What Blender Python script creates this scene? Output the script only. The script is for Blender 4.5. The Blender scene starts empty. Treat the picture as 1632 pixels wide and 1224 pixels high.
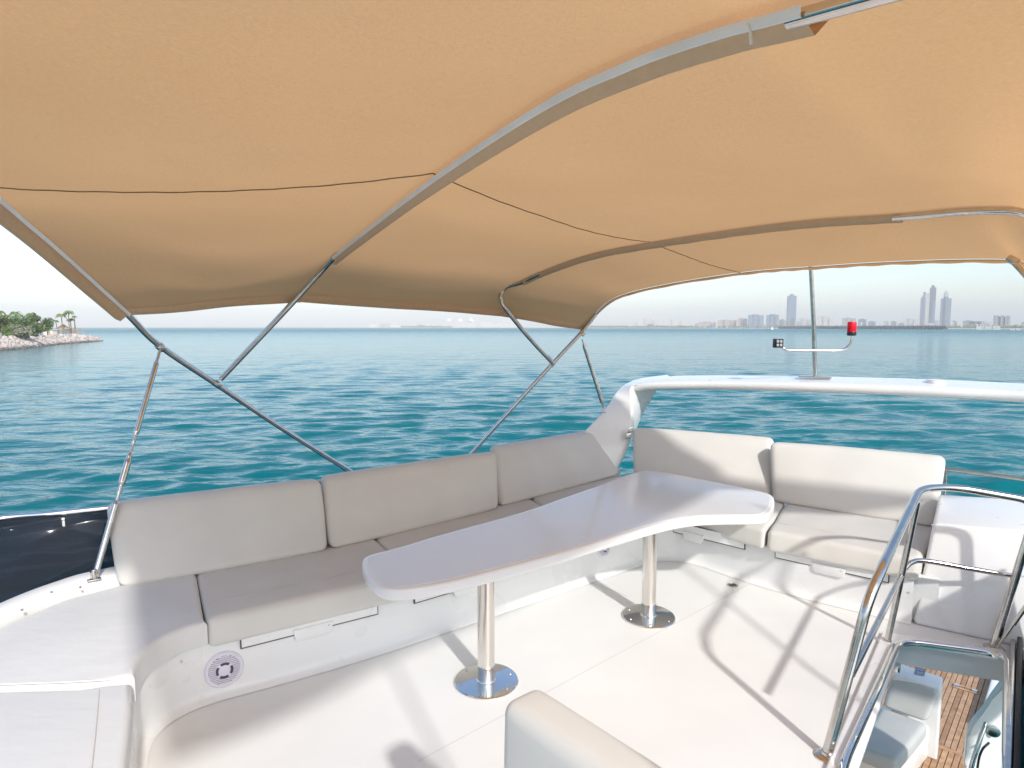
import bpy, bmesh, math, random
import numpy as np
from mathutils import Vector, noise
random.seed(7)
rng = np.random.default_rng(11)
scene = bpy.context.scene
COL = scene.collection
R = math.radians

# ------------------------------------------------------------------ camera
F_PX, CX, CY, HZ = 1000.0, 816.0, 612.0, 521.0       # photograph pixels
CAMZ = 2.10                                          # above the flybridge floor
SEA = -3.3
PITCH = math.atan((CY - HZ) / F_PX)
cam_d = bpy.data.cameras.new('camera')
cam = bpy.data.objects.new('camera', cam_d)
COL.objects.link(cam)
cam.location = (0, 0, CAMZ)
cam.rotation_euler = (math.pi / 2 - PITCH, 0, 0)
cam_d.sensor_width = 36.0
cam_d.lens = 36.0 * F_PX / 1632.0
cam_d.clip_start = 0.05
cam_d.clip_end = 40000
scene.camera = cam

# ------------------------------------------------------------------ sky, sun, exposure
TO_SUN = Vector((0.62, -1.2, 1.0)).normalized()
ELEV = math.asin(TO_SUN.z)
AZ = math.atan2(TO_SUN.x, TO_SUN.y)
world = bpy.data.worlds.new('World')
scene.world = world
world.use_nodes = True
wn = world.node_tree
sky = wn.nodes.new('ShaderNodeTexSky')
sky.sky_type = 'NISHITA'
sky.sun_disc = False
sky.sun_elevation = ELEV
sky.sun_rotation = AZ
sky.altitude = 0
sky.air_density = 1.0
sky.dust_density = 1.2
sky.ozone_density = 1.0
bg = wn.nodes['Background']
bg.inputs['Strength'].default_value = 0.122
wn.links.new(sky.outputs[0], bg.inputs['Color'])
sun_d = bpy.data.lights.new('sun', 'SUN')
sun_d.energy = 1.9
sun_d.angle = R(2.2)
sun_d.color = (1.0, 0.965, 0.92)
sun = bpy.data.objects.new('sun', sun_d)
COL.objects.link(sun)
sun.rotation_euler = TO_SUN.to_track_quat('Z', 'Y').to_euler()
sun.location = (20, -40, 40)
vs = scene.view_settings
vs.view_transform = 'Standard'
vs.look = 'None'
vs.gamma = 1.0
vs.use_curve_mapping = False
vs.exposure = 1.05
scene.render.engine = 'CYCLES'
scene.cycles.use_denoising = True
scene.cycles.max_bounces = 10
scene.cycles.diffuse_bounces = 5
scene.cycles.transparent_max_bounces = 12
scene.cycles.sample_clamp_indirect = 6.0

# ------------------------------------------------------------------ pixel helpers
_cp, _sp = math.cos(PITCH), math.sin(PITCH)
def ray(px, py):
    a, b = (px - CX) / F_PX, (CY - py) / F_PX
    return Vector((a, _cp + b * _sp, -_sp + b * _cp))
def G(px, py, z=0.0):
    r = ray(px, py); t = (z - CAMZ) / r.z
    return Vector((r.x * t, r.y * t, z))
def D(px, py, d):
    r = ray(px, py); t = d / r.y
    return Vector((r.x * t, d, CAMZ + r.z * t))

def A(x, y, z=0.0, keep=True):
    """plan point measured on a level view, brought onto the pitched camera's ground"""
    p = G(CX + F_PX * x / y, HZ + F_PX * (CAMZ - z) / y, z)
    return p if keep else Vector((p.x, p.y, 0.0))
def A2(x, y, z):
    p = A(x, y, z); return (p.x, p.y)

# ------------------------------------------------------------------ materials
def nodes_of(m):
    m.use_nodes = True
    nt = m.node_tree
    return nt, nt.nodes['Principled BSDF']
def mat(name, col, rough=0.5, metal=0.0, var=0.05, vscale=6.0, bump=0.0, bscale=60.0, bdist=0.002,
        coat=0.0, spec=0.5, rvar=0.0, stretch=None, bstretch=None, sheen=0.0):
    m = bpy.data.materials.new(name)
    nt, b = nodes_of(m)
    tc = nt.nodes.new('ShaderNodeTexCoord')
    n = nt.nodes.new('ShaderNodeTexNoise')
    n.inputs['Scale'].default_value = vscale
    n.inputs['Detail'].default_value = 5
    src = tc.outputs['Object']
    if stretch:
        mp = nt.nodes.new('ShaderNodeMapping'); mp.inputs['Scale'].default_value = stretch
        nt.links.new(src, mp.inputs['Vector']); nt.links.new(mp.outputs[0], n.inputs['Vector'])
    else:
        nt.links.new(src, n.inputs['Vector'])
    rp = nt.nodes.new('ShaderNodeValToRGB')
    rp.color_ramp.elements[0].position = 0.3
    rp.color_ramp.elements[1].position = 0.7
    rp.color_ramp.elements[0].color = tuple(max(0, c * (1 - var)) for c in col) + (1,)
    rp.color_ramp.elements[1].color = tuple(min(1, c * (1 + var)) for c in col) + (1,)
    nt.links.new(n.outputs['Fac'], rp.inputs[0])
    nt.links.new(rp.outputs[0], b.inputs['Base Color'])
    b.inputs['Roughness'].default_value = rough
    if rvar:
        mr = nt.nodes.new('ShaderNodeMapRange')
        mr.inputs['To Min'].default_value = max(0.02, rough - rvar)
        mr.inputs['To Max'].default_value = min(1, rough + rvar)
        nt.links.new(n.outputs['Fac'], mr.inputs['Value'])
        nt.links.new(mr.outputs[0], b.inputs['Roughness'])
    b.inputs['Metallic'].default_value = metal
    b.inputs['Specular IOR Level'].default_value = spec
    b.inputs['Coat Weight'].default_value = coat
    b.inputs['Coat Roughness'].default_value = 0.05
    b.inputs['Sheen Weight'].default_value = sheen
    if bump:
        n2 = nt.nodes.new('ShaderNodeTexNoise')
        n2.inputs['Scale'].default_value = bscale
        n2.inputs['Detail'].default_value = 4
        if bstretch:
            mp2 = nt.nodes.new('ShaderNodeMapping'); mp2.inputs['Scale'].default_value = bstretch
            nt.links.new(tc.outputs['Object'], mp2.inputs['Vector']); nt.links.new(mp2.outputs[0], n2.inputs['Vector'])
        else:
            nt.links.new(tc.outputs['Object'], n2.inputs['Vector'])
        bp = nt.nodes.new('ShaderNodeBump')
        bp.inputs['Strength'].default_value = bump
        bp.inputs['Distance'].default_value = bdist
        nt.links.new(n2.outputs['Fac'], bp.inputs['Height'])
        nt.links.new(bp.outputs[0], b.inputs['Normal'])
    return m

M = {}
M['gel'] = mat('white_gelcoat', (0.785, 0.79, 0.775), 0.28, var=0.02, vscale=2.0, coat=0.25, bump=0.015, bscale=9, bdist=0.01, rvar=0.06)
M['floor'] = mat('nonskid_floor', (0.735, 0.74, 0.725), 0.55, var=0.035, vscale=1.6, bump=0.25, bscale=420, bdist=0.0012, rvar=0.08)
M['groove'] = mat('joint_grey', (0.58, 0.57, 0.545), 0.7)
M['gap'] = mat('dark_gap', (0.10, 0.085, 0.07), 0.9)
M['vinyl'] = mat('taupe_vinyl', (0.62, 0.605, 0.56), 0.52, var=0.035, vscale=3.0, bump=0.18, bscale=260, bdist=0.001, spec=0.35)
M['vinylb'] = mat('taupe_vinyl_soft', (0.615, 0.60, 0.555), 0.55, var=0.03, vscale=2.2, bump=0.35, bscale=7, bdist=0.006, spec=0.35)
M['pad'] = mat('sunlit_taupe_vinyl', (0.665, 0.665, 0.645), 0.5, var=0.03, vscale=3.0, bump=0.4, bscale=6, bdist=0.008, spec=0.35, bstretch=(1.0, 2.2, 1.0))  # same taupe vinyl as the seats, sunlight put in as a whiter colour
M['thread'] = mat('seam_thread', (0.50, 0.48, 0.44), 0.8)
M['piping'] = mat('cream_piping', (0.68, 0.67, 0.64), 0.5)
M['steel'] = mat('polished_steel', (0.62, 0.585, 0.545), 0.14, metal=1.0, var=0.10, vscale=9, rvar=0.06, stretch=(1, 1, 4))
M['steel_leg'] = mat('satin_steel', (0.72, 0.69, 0.64), 0.20, metal=1.0, var=0.10, vscale=3, rvar=0.08, stretch=(8, 8, 1))
M['mirror'] = mat('mirror_steel', (0.78, 0.77, 0.75), 0.06, metal=1.0, var=0.04, vscale=5)
M['table'] = mat('glossy_table_top', (0.71, 0.705, 0.70), 0.18, var=0.02, vscale=2, coat=0.15)
M['tablerim'] = mat('table_rim', (0.79, 0.775, 0.76), 0.22, var=0.01, coat=0.3)
M['speaker'] = mat('speaker_lilac', (0.72, 0.70, 0.78), 0.4, var=0.03)
M['speakerdark'] = mat('speaker_slot', (0.07, 0.06, 0.10), 0.6)
M['black'] = mat('black_plastic', (0.018, 0.018, 0.020), 0.42, var=0.15)
M['lens'] = mat('lamp_lens', (0.35, 0.36, 0.37), 0.2)
M['red'] = mat('red_lens', (0.70, 0.008, 0.022), 0.3, var=0.08, spec=0.3)
M['zip'] = mat('white_zip_tape', (0.86, 0.855, 0.84), 0.6, bump=0.4, bscale=200)
M['sleeve'] = mat('taupe_sleeve_fabric', (0.62, 0.40, 0.23), 0.85, var=0.05, vscale=40, bump=0.3, bscale=500, bdist=0.001, sheen=0.2)
M['seam'] = mat('canopy_seam', (0.22, 0.15, 0.09), 0.9)
M['rubber'] = mat('black_rubber', (0.015, 0.015, 0.016), 0.5)
M['label'] = mat('blue_label', (0.13, 0.17, 0.27), 0.4)
M['labelw'] = mat('label_pale', (0.42, 0.47, 0.55), 0.4)
M['cockpit_cushion'] = mat('cool_grey_vinyl', (0.50, 0.505, 0.49), 0.5, var=0.03, bump=0.2, bscale=8, bdist=0.004)
M['caulk'] = mat('black_caulk', (0.03, 0.025, 0.02), 0.8)
def teak(name, c): return mat(name, c, 0.6, var=0.22, vscale=5, stretch=(3, 3, 3), bump=0.2, bscale=80, bdist=0.001)
TEAK = [teak('teak_a', (0.40, 0.235, 0.13)), teak('teak_b', (0.44, 0.265, 0.15)), teak('teak_c', (0.36, 0.21, 0.115)), teak('teak_d', (0.47, 0.29, 0.17))]
M['rock'] = mat('pale_rock', (0.50, 0.43, 0.38), 0.9, var=0.35, vscale=0.6)
M['rockdark'] = mat('wet_rock', (0.16, 0.13, 0.105), 0.8, var=0.3, vscale=0.6)
M['sand'] = mat('shore_sand', (0.55, 0.50, 0.43), 0.9, var=0.1, vscale=0.05)
M['grass'] = mat('lawn', (0.10, 0.19, 0.03), 0.9, var=0.25, vscale=0.3)
M['trunk'] = mat('palm_trunk', (0.26, 0.19, 0.12), 0.9)
M['thatch'] = mat('thatch_roof', (0.48, 0.30, 0.17), 0.9, var=0.2, vscale=2)
M['wood'] = mat('pale_timber', (0.50, 0.34, 0.19), 0.8)
M['hutwall'] = mat('hut_wall', (0.70, 0.66, 0.60), 0.8)
M['boat'] = mat('boat_white', (0.80, 0.80, 0.78), 0.3)
M['umbr'] = mat('canvas_tan', (0.55, 0.38, 0.24), 0.8)
def leafmat(name, c):
    m = mat(name, c, 0.6, var=0.35, vscale=0.9)
    b = m.node_tree.nodes['Principled BSDF']
    b.inputs['Subsurface Weight'].default_value = 0.0
    return m
LEAF = [leafmat('leaf_deep', (0.085, 0.145, 0.042)), leafmat('leaf_mid', (0.12, 0.19, 0.05)), leafmat('leaf_olive', (0.17, 0.20, 0.07)), leafmat('leaf_dusty', (0.22, 0.23, 0.15))]

# canopy fabric: woven cloth that lets the sun glow through
def fabric_mat():
    m = bpy.data.materials.new('tan_canopy_cloth')
    m.use_nodes = True
    nt = m.node_tree
    for n in list(nt.nodes): nt.nodes.remove(n)
    out = nt.nodes.new('ShaderNodeOutputMaterial')
    tc = nt.nodes.new('ShaderNodeTexCoord')
    nz = nt.nodes.new('ShaderNodeTexNoise'); nz.inputs['Scale'].default_value = 1.3; nz.inputs['Detail'].default_value = 4
    nt.links.new(tc.outputs['Object'], nz.inputs['Vector'])
    # slub threads: noise stretched two ways
    mp1 = nt.nodes.new('ShaderNodeMapping'); mp1.inputs['Rotation'].default_value = (0, 0, R(-40)); mp1.inputs['Scale'].default_value = (60, 900, 90)
    mp2 = nt.nodes.new('ShaderNodeMapping'); mp2.inputs['Rotation'].default_value = (0, 0, R(-40)); mp2.inputs['Scale'].default_value = (900, 60, 90)
    na = nt.nodes.new('ShaderNodeTexNoise'); nb = nt.nodes.new('ShaderNodeTexNoise')
    for mp, n in ((mp1, na), (mp2, nb)):
        n.inputs['Scale'].default_value = 1.0; n.inputs['Detail'].default_value = 2
        nt.links.new(tc.outputs['Object'], mp.inputs['Vector']); nt.links.new(mp.outputs[0], n.inputs['Vector'])
    ad = nt.nodes.new('ShaderNodeMath'); ad.operation = 'ADD'
    nt.links.new(na.outputs['Fac'], ad.inputs[0]); nt.links.new(nb.outputs['Fac'], ad.inputs[1])
    mix = nt.nodes.new('ShaderNodeMix'); mix.data_type = 'RGBA'
    mix.inputs['A'].default_value = (0.62, 0.36, 0.172, 1); mix.inputs['B'].default_value = (0.69, 0.415, 0.205, 1)
    nt.links.new(nz.outputs['Fac'], mix.inputs['Factor'])
    mr = nt.nodes.new('ShaderNodeMapRange'); mr.inputs['From Min'].default_value = 0.6; mr.inputs['From Max'].default_value = 1.4
    mr.inputs['To Min'].default_value = 0.86; mr.inputs['To Max'].default_value = 1.14
    nt.links.new(ad.outputs[0], mr.inputs['Value'])
    hs = nt.nodes.new('ShaderNodeHueSaturation'); nt.links.new(mix.outputs['Result'], hs.inputs['Color']); nt.links.new(mr.outputs[0], hs.inputs['Value'])
    bp = nt.nodes.new('ShaderNodeBump'); bp.inputs['Strength'].default_value = 0.10; bp.inputs['Distance'].default_value = 0.0015
    nt.links.new(ad.outputs[0], bp.inputs['Height'])
    df = nt.nodes.new('ShaderNodeBsdfDiffuse'); tr = nt.nodes.new('ShaderNodeBsdfTranslucent')
    for s in (df, tr):
        nt.links.new(hs.outputs[0], s.inputs['Color']); nt.links.new(bp.outputs[0], s.inputs['Normal'])
    ms = nt.nodes.new('ShaderNodeMixShader'); ms.inputs[0].default_value = 0.50
    nt.links.new(df.outputs[0], ms.inputs[1]); nt.links.new(tr.outputs[0], ms.inputs[2])
    nt.links.new(ms.outputs[0], out.inputs[0])
    return m
M['fabric'] = fabric_mat()

def smoked_mat():
    m = bpy.data.materials.new('smoked_acrylic')
    nt, b = nodes_of(m)
    b.inputs['Base Color'].default_value = (0.05, 0.053, 0.066, 1)
    b.inputs['Roughness'].default_value = 0.07
    tr = nt.nodes.new('ShaderNodeBsdfTransparent'); tr.inputs['Color'].default_value = (0.34, 0.36, 0.41, 1)
    mx = nt.nodes.new('ShaderNodeMixShader')
    tc = nt.nodes.new('ShaderNodeTexCoord'); n = nt.nodes.new('ShaderNodeTexNoise'); n.inputs['Scale'].default_value = 3
    nt.links.new(tc.outputs['Object'], n.inputs['Vector'])
    mr = nt.nodes.new('ShaderNodeMapRange'); mr.inputs['To Min'].default_value = 0.55; mr.inputs['To Max'].default_value = 0.78
    nt.links.new(n.outputs['Fac'], mr.inputs['Value'])
    nt.links.new(mr.outputs[0], mx.inputs[0])
    nt.links.new(b.outputs[0], mx.inputs[1]); nt.links.new(tr.outputs[0], mx.inputs[2])
    nt.links.new(mx.outputs[0], nt.nodes['Material Output'].inputs[0])
    return m
M['smoked'] = smoked_mat()

def water_mat():
    m = bpy.data.materials.new('sea_water')
    nt, b = nodes_of(m)
    tc = nt.nodes.new('ShaderNodeTexCoord')
    n = nt.nodes.new('ShaderNodeTexNoise'); n.inputs['Scale'].default_value = 0.03; n.inputs['Detail'].default_value = 4
    mp = nt.nodes.new('ShaderNodeMapping'); mp.inputs['Scale'].default_value = (0.35, 1, 1); mp.inputs['Rotation'].default_value = (0, 0, R(8))
    nt.links.new(tc.outputs['Object'], mp.inputs['Vector']); nt.links.new(mp.outputs[0], n.inputs['Vector'])
    rp = nt.nodes.new('ShaderNodeValToRGB')
    rp.color_ramp.elements[0].position = 0.3; rp.color_ramp.elements[1].position = 0.7
    rp.color_ramp.elements[0].color = (0.0, 0.112, 0.124, 1); rp.color_ramp.elements[1].color = (0.0, 0.142, 0.152, 1)
    nt.links.new(n.outputs['Fac'], rp.inputs[0]); nt.links.new(rp.outputs[0], b.inputs['Base Color'])
    # ripples too small for the mesh act as roughness further out
    gm = nt.nodes.new('ShaderNodeNewGeometry'); ln = nt.nodes.new('ShaderNodeVectorMath'); ln.operation = 'LENGTH'
    nt.links.new(gm.outputs['Position'], ln.inputs[0])
    rr = nt.nodes.new('ShaderNodeMapRange'); rr.inputs['From Min'].default_value = 40; rr.inputs['From Max'].default_value = 900
    rr.inputs['To Min'].default_value = 0.08; rr.inputs['To Max'].default_value = 0.34
    nt.links.new(ln.outputs['Value'], rr.inputs['Value']); nt.links.new(rr.outputs[0], b.inputs['Roughness'])
    b.inputs['IOR'].default_value = 1.333
    b.inputs['Specular IOR Level'].default_value = 0.19
    last = None
    for sc_, st, dist, strx in ((1.1, 0.6, 0.22, (0.45, 1.0, 1)), (3.6, 0.5, 0.05, (0.5, 1, 1)), (0.2, 0.5, 0.8, (0.4, 1, 1))):
        mpp = nt.nodes.new('ShaderNodeMapping'); mpp.inputs['Scale'].default_value = strx; mpp.inputs['Rotation'].default_value = (0, 0, R(12))
        nn = nt.nodes.new('ShaderNodeTexNoise'); nn.inputs['Scale'].default_value = sc_; nn.inputs['Detail'].default_value = 3
        nt.links.new(tc.outputs['Object'], mpp.inputs['Vector']); nt.links.new(mpp.outputs[0], nn.inputs['Vector'])
        bp = nt.nodes.new('ShaderNodeBump'); bp.inputs['Strength'].default_value = st; bp.inputs['Distance'].default_value = dist
        nt.links.new(nn.outputs['Fac'], bp.inputs['Height'])
        if last: nt.links.new(last.outputs[0], bp.inputs['Normal'])
        last = bp
    nt.links.new(last.outputs[0], b.inputs['Normal'])
    return m
M['water'] = water_mat()

def build_mat(name, wall, glass, sx=0.18, sz=0.28, frac=0.45):
    """far facade: storeys and bays too small to tell apart"""
    m = bpy.data.materials.new(name)
    nt, b = nodes_of(m)
    tc = nt.nodes.new('ShaderNodeTexCoord')
    br = nt.nodes.new('ShaderNodeTexBrick')
    br.offset = 0.0
    br.inputs['Color1'].default_value = glass + (1,)
    br.inputs['Color2'].default_value = tuple(c * 0.8 for c in glass) + (1,)
    br.inputs['Mortar'].default_value = wall + (1,)
    br.inputs['Scale'].default_value = 1.0
    br.inputs['Brick Width'].default_value = 6.0
    br.inputs['Row Height'].default_value = 4.0
    br.inputs['Mortar Size'].default_value = frac
    mp = nt.nodes.new('ShaderNodeMapping'); mp.inputs['Rotation'].default_value = (R(90), 0, 0)
    nt.links.new(tc.outputs['Object'], mp.inputs['Vector']); nt.links.new(mp.outputs[0], br.inputs['Vector'])
    nt.links.new(br.outputs['Color'], b.inputs['Base Color'])
    b.inputs['Roughness'].default_value = 0.5
    return m
M['bld_white'] = build_mat('facade_white', (0.62, 0.58, 0.53), (0.22, 0.24, 0.26), frac=1.2)
M['bld_beige'] = build_mat('facade_beige', (0.46, 0.38, 0.31), (0.16, 0.16, 0.16), frac=1.2)
M['bld_glass'] = build_mat('facade_glass', (0.28, 0.34, 0.40), (0.10, 0.16, 0.24), frac=0.5)
M['bld_dark'] = build_mat('facade_dark', (0.15, 0.17, 0.20), (0.06, 0.08, 0.11), frac=0.5)
M['bld_grey'] = build_mat('facade_grey', (0.38, 0.37, 0.36), (0.15, 0.17, 0.19), frac=1.0)
M['pier'] = mat('pier_concrete', (0.22, 0.20, 0.18), 0.9)
M['far_tree'] = mat('far_foliage', (0.09, 0.12, 0.06), 0.9, var=0.3, vscale=0.02)

# ------------------------------------------------------------------ mesh helpers
def link_mesh(name, verts, faces, m, parent=None, smooth=True, origin=None):
    me = bpy.data.meshes.new(name)
    if origin is not None:
        verts = [tuple(Vector(v) - Vector(origin)) for v in verts]
    me.from_pydata([tuple(v) for v in verts], [], faces)
    me.update()
    o = bpy.data.objects.new(name, me)
    COL.objects.link(o)
    if origin is not None: o.location = origin
    if m is not None: me.materials.append(m)
    if smooth: me.polygons.foreach_set('use_smooth', [True] * len(me.polygons))
    if parent is not None: adopt(o, parent)
    return o
def adopt(o, parent):
    o.parent = parent
    o.matrix_parent_inverse = Matrix_inv(parent)
def Matrix_inv(p):
    from mathutils import Matrix
    # world matrix of a parent built without scale: translation (and rotation) of its chain
    mtx = Matrix.LocRotScale(p.location, p.rotation_euler, p.scale)
    if p.parent is not None:
        mtx = Matrix.LocRotScale(p.parent.location, p.parent.rotation_euler, p.parent.scale) @ p.matrix_parent_inverse @ mtx
    return mtx.inverted()
def from_bm(name, bm, m, parent=None, smooth=True, angle=None):
    me = bpy.data.meshes.new(name)
    bmesh.ops.recalc_face_normals(bm, faces=bm.faces)
    bm.to_mesh(me); bm.free()
    me.materials.append(m)
    o = bpy.data.objects.new(name, me); COL.objects.link(o)
    if smooth:
        me.polygons.foreach_set('use_smooth', [True] * len(me.polygons))
        if angle: me.set_sharp_from_angle(angle=R(angle))
    if parent is not None: adopt(o, parent)
    return o
def tag(o, label=None, cat=None, group=None, kind=None):
    if label: o['label'] = label
    if cat: o['category'] = cat
    if group: o['group'] = group
    if kind: o['kind'] = kind
    return o
def thing(name, loc, label, cat, group=None):
    o = bpy.data.objects.new(name, None); COL.objects.link(o)
    o.location = loc; o.empty_display_size = 0.1
    return tag(o, label, cat, group)
def catmull(pts, n=8, closed=False):
    P = [Vector(p) for p in pts]; out = []
    N = len(P)
    rngi = range(N if closed else N - 1)
    for i in rngi:
        p1, p2 = P[i], P[(i + 1) % N]
        p0 = P[i - 1] if (i > 0 or closed) else p1 + (p1 - p2)
        p3 = P[(i + 2) % N] if (i + 2 < N or closed) else p2 + (p2 - p1)
        for k in range(n):
            t = k / n
            out.append(0.5 * ((2 * p1) + (p2 - p0) * t + (2 * p0 - 5 * p1 + 4 * p2 - p3) * t * t + (3 * p1 - p0 - 3 * p2 + p3) * t ** 3))
    if not closed: out.append(P[-1])
    return out
def fillet(pts, rad, n=6):
    """polyline with its inner corners rounded"""
    P = [Vector(p) for p in pts]; out = [P[0]]
    for i in range(1, len(P) - 1):
        a, b, c = P[i - 1], P[i], P[i + 1]
        r = min(rad, (a - b).length * 0.48, (c - b).length * 0.48)
        s, e = b + (a - b).normalized() * r, b + (c - b).normalized() * r
        for k in range(n + 1):
            t = k / n
            out.append(s * (1 - t) ** 2 + b * 2 * t * (1 - t) + e * t * t)
    out.append(P[-1])
    return out
def sweep(path, prof_fn, closed_prof=True):
    """sweep a profile (list of (side, up)) along a path; prof_fn(i, n)"""
    verts, faces = [], []
    n = len(path)
    up = Vector((0, 0, 1))
    prev_side = None
    k = None
    for i in range(n):
        t = (path[min(i + 1, n - 1)] - path[max(i - 1, 0)]).normalized()
        side = t.cross(up)
        if side.length < 0.15: side = prev_side if prev_side else Vector((1, 0, 0))
        side = (side - t * side.dot(t)).normalized()
        if prev_side and side.dot(prev_side) < 0: side = -side
        prev_side = side
        u = side.cross(t).normalized()
        pr = prof_fn(i, n); k = len(pr)
        for (a, b) in pr: verts.append(path[i] + side * a + u * b)
    for i in range(n - 1):
        for j in range(k if closed_prof else k - 1):
            j2 = (j + 1) % k
            faces.append((i * k + j, i * k + j2, (i + 1) * k + j2, (i + 1) * k + j))
    if closed_prof:
        faces.append(tuple(range(k))[::-1]); faces.append(tuple(range((n - 1) * k, n * k)))
    return verts, faces
def tube(name, path, r, m, parent=None, res=12, rfn=None):
    path = [Vector(p) for p in path]
    def pf(i, n):
        rr = rfn(i / (n - 1)) if rfn else r
        return [(rr * math.cos(2 * math.pi * j / res), rr * math.sin(2 * math.pi * j / res)) for j in range(res)]
    v, f = sweep(path, pf)
    o = link_mesh(name, v, f, m, parent)
    o.data.set_sharp_from_angle(angle=R(50))
    return o
def lathe(name, prof, centre, axis, m, parent=None, seg=28):
    """prof: list of (radius, height along axis)"""
    ax = Vector(axis).normalized()
    a = ax.orthogonal().normalized(); b = ax.cross(a)
    c = Vector(centre); verts, faces = [], []
    for (r, h) in prof:
        for j in range(seg):
            th = 2 * math.pi * j / seg
            verts.append(c + ax * h + (a * math.cos(th) + b * math.sin(th)) * r)
    for i in range(len(prof) - 1):
        for j in range(seg):
            j2 = (j + 1) % seg
            faces.append((i * seg + j, i * seg + j2, (i + 1) * seg + j2, (i + 1) * seg + j))
    faces.append(tuple(range(seg))[::-1]); faces.append(tuple(range((len(prof) - 1) * seg, len(prof) * seg)))
    o = link_mesh(name, verts, faces, m, parent)
    o.data.set_sharp_from_angle(angle=R(35))
    return o
def box(name, c, sx, sy, sz, m, parent=None, yaw=0.0, bev=0.004, seg=2):
    """axis box about a centre, turned about z"""
    bm = bmesh.new()
    bmesh.ops.create_cube(bm, size=1.0)
    for v in bm.verts: v.co = Vector((v.co.x * sx, v.co.y * sy, v.co.z * sz))
    if bev: bmesh.ops.bevel(bm, geom=list(bm.edges), offset=bev, segments=seg, affect='EDGES', profile=0.5)
    ca, sa = math.cos(yaw), math.sin(yaw)
    for v in bm.verts:
        x, y, z = v.co
        v.co = Vector((c[0] + x * ca - y * sa, c[1] + x * sa + y * ca, c[2] + z))
    return from_bm(name, bm, m, parent, angle=40)
def hexa(name, c8, m, parent=None, bev=0.004, seg=2):
    """bevelled block with eight given corners: bottom ring then top ring"""
    bm = bmesh.new()
    vs_ = [bm.verts.new(Vector(p)) for p in c8]
    for f in ((3, 2, 1, 0), (4, 5, 6, 7), (0, 1, 5, 4), (1, 2, 6, 5), (2, 3, 7, 6), (3, 0, 4, 7)):
        bm.faces.new([vs_[i] for i in f])
    if bev: bmesh.ops.bevel(bm, geom=list(bm.edges), offset=bev, segments=seg, affect='EDGES', profile=0.5)
    return from_bm(name, bm, m, parent, angle=40)
def prism(name, outline, z0, z1, m, parent=None, bev=0.0, seg=3, bevbot=False, smooth=True):
    bm = bmesh.new()
    lo = [bm.verts.new((p[0], p[1], z0)) for p in outline]
    hi = [bm.verts.new((p[0], p[1], z1)) for p in outline]
    n = len(outline)
    bm.faces.new(lo[::-1]); top = bm.faces.new(hi)
    for i in range(n):
        bm.faces.new((lo[i], lo[(i + 1) % n], hi[(i + 1) % n], hi[i]))
    bmesh.ops.recalc_face_normals(bm, faces=bm.faces)
    if bev:
        ed = list(top.edges)
        if bevbot:
            ed += [e for e in bm.edges if all(abs(v.co.z - z0) < 1e-6 for v in e.verts)]
        bmesh.ops.bevel(bm, geom=ed, offset=bev, segments=seg, affect='EDGES', profile=0.5, clamp_overlap=True)
    big = [f for f in bm.faces if len(f.verts) > 4]
    bmesh.ops.triangulate(bm, faces=big)
    return from_bm(name, bm, m, parent, smooth=smooth, angle=38)
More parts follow.
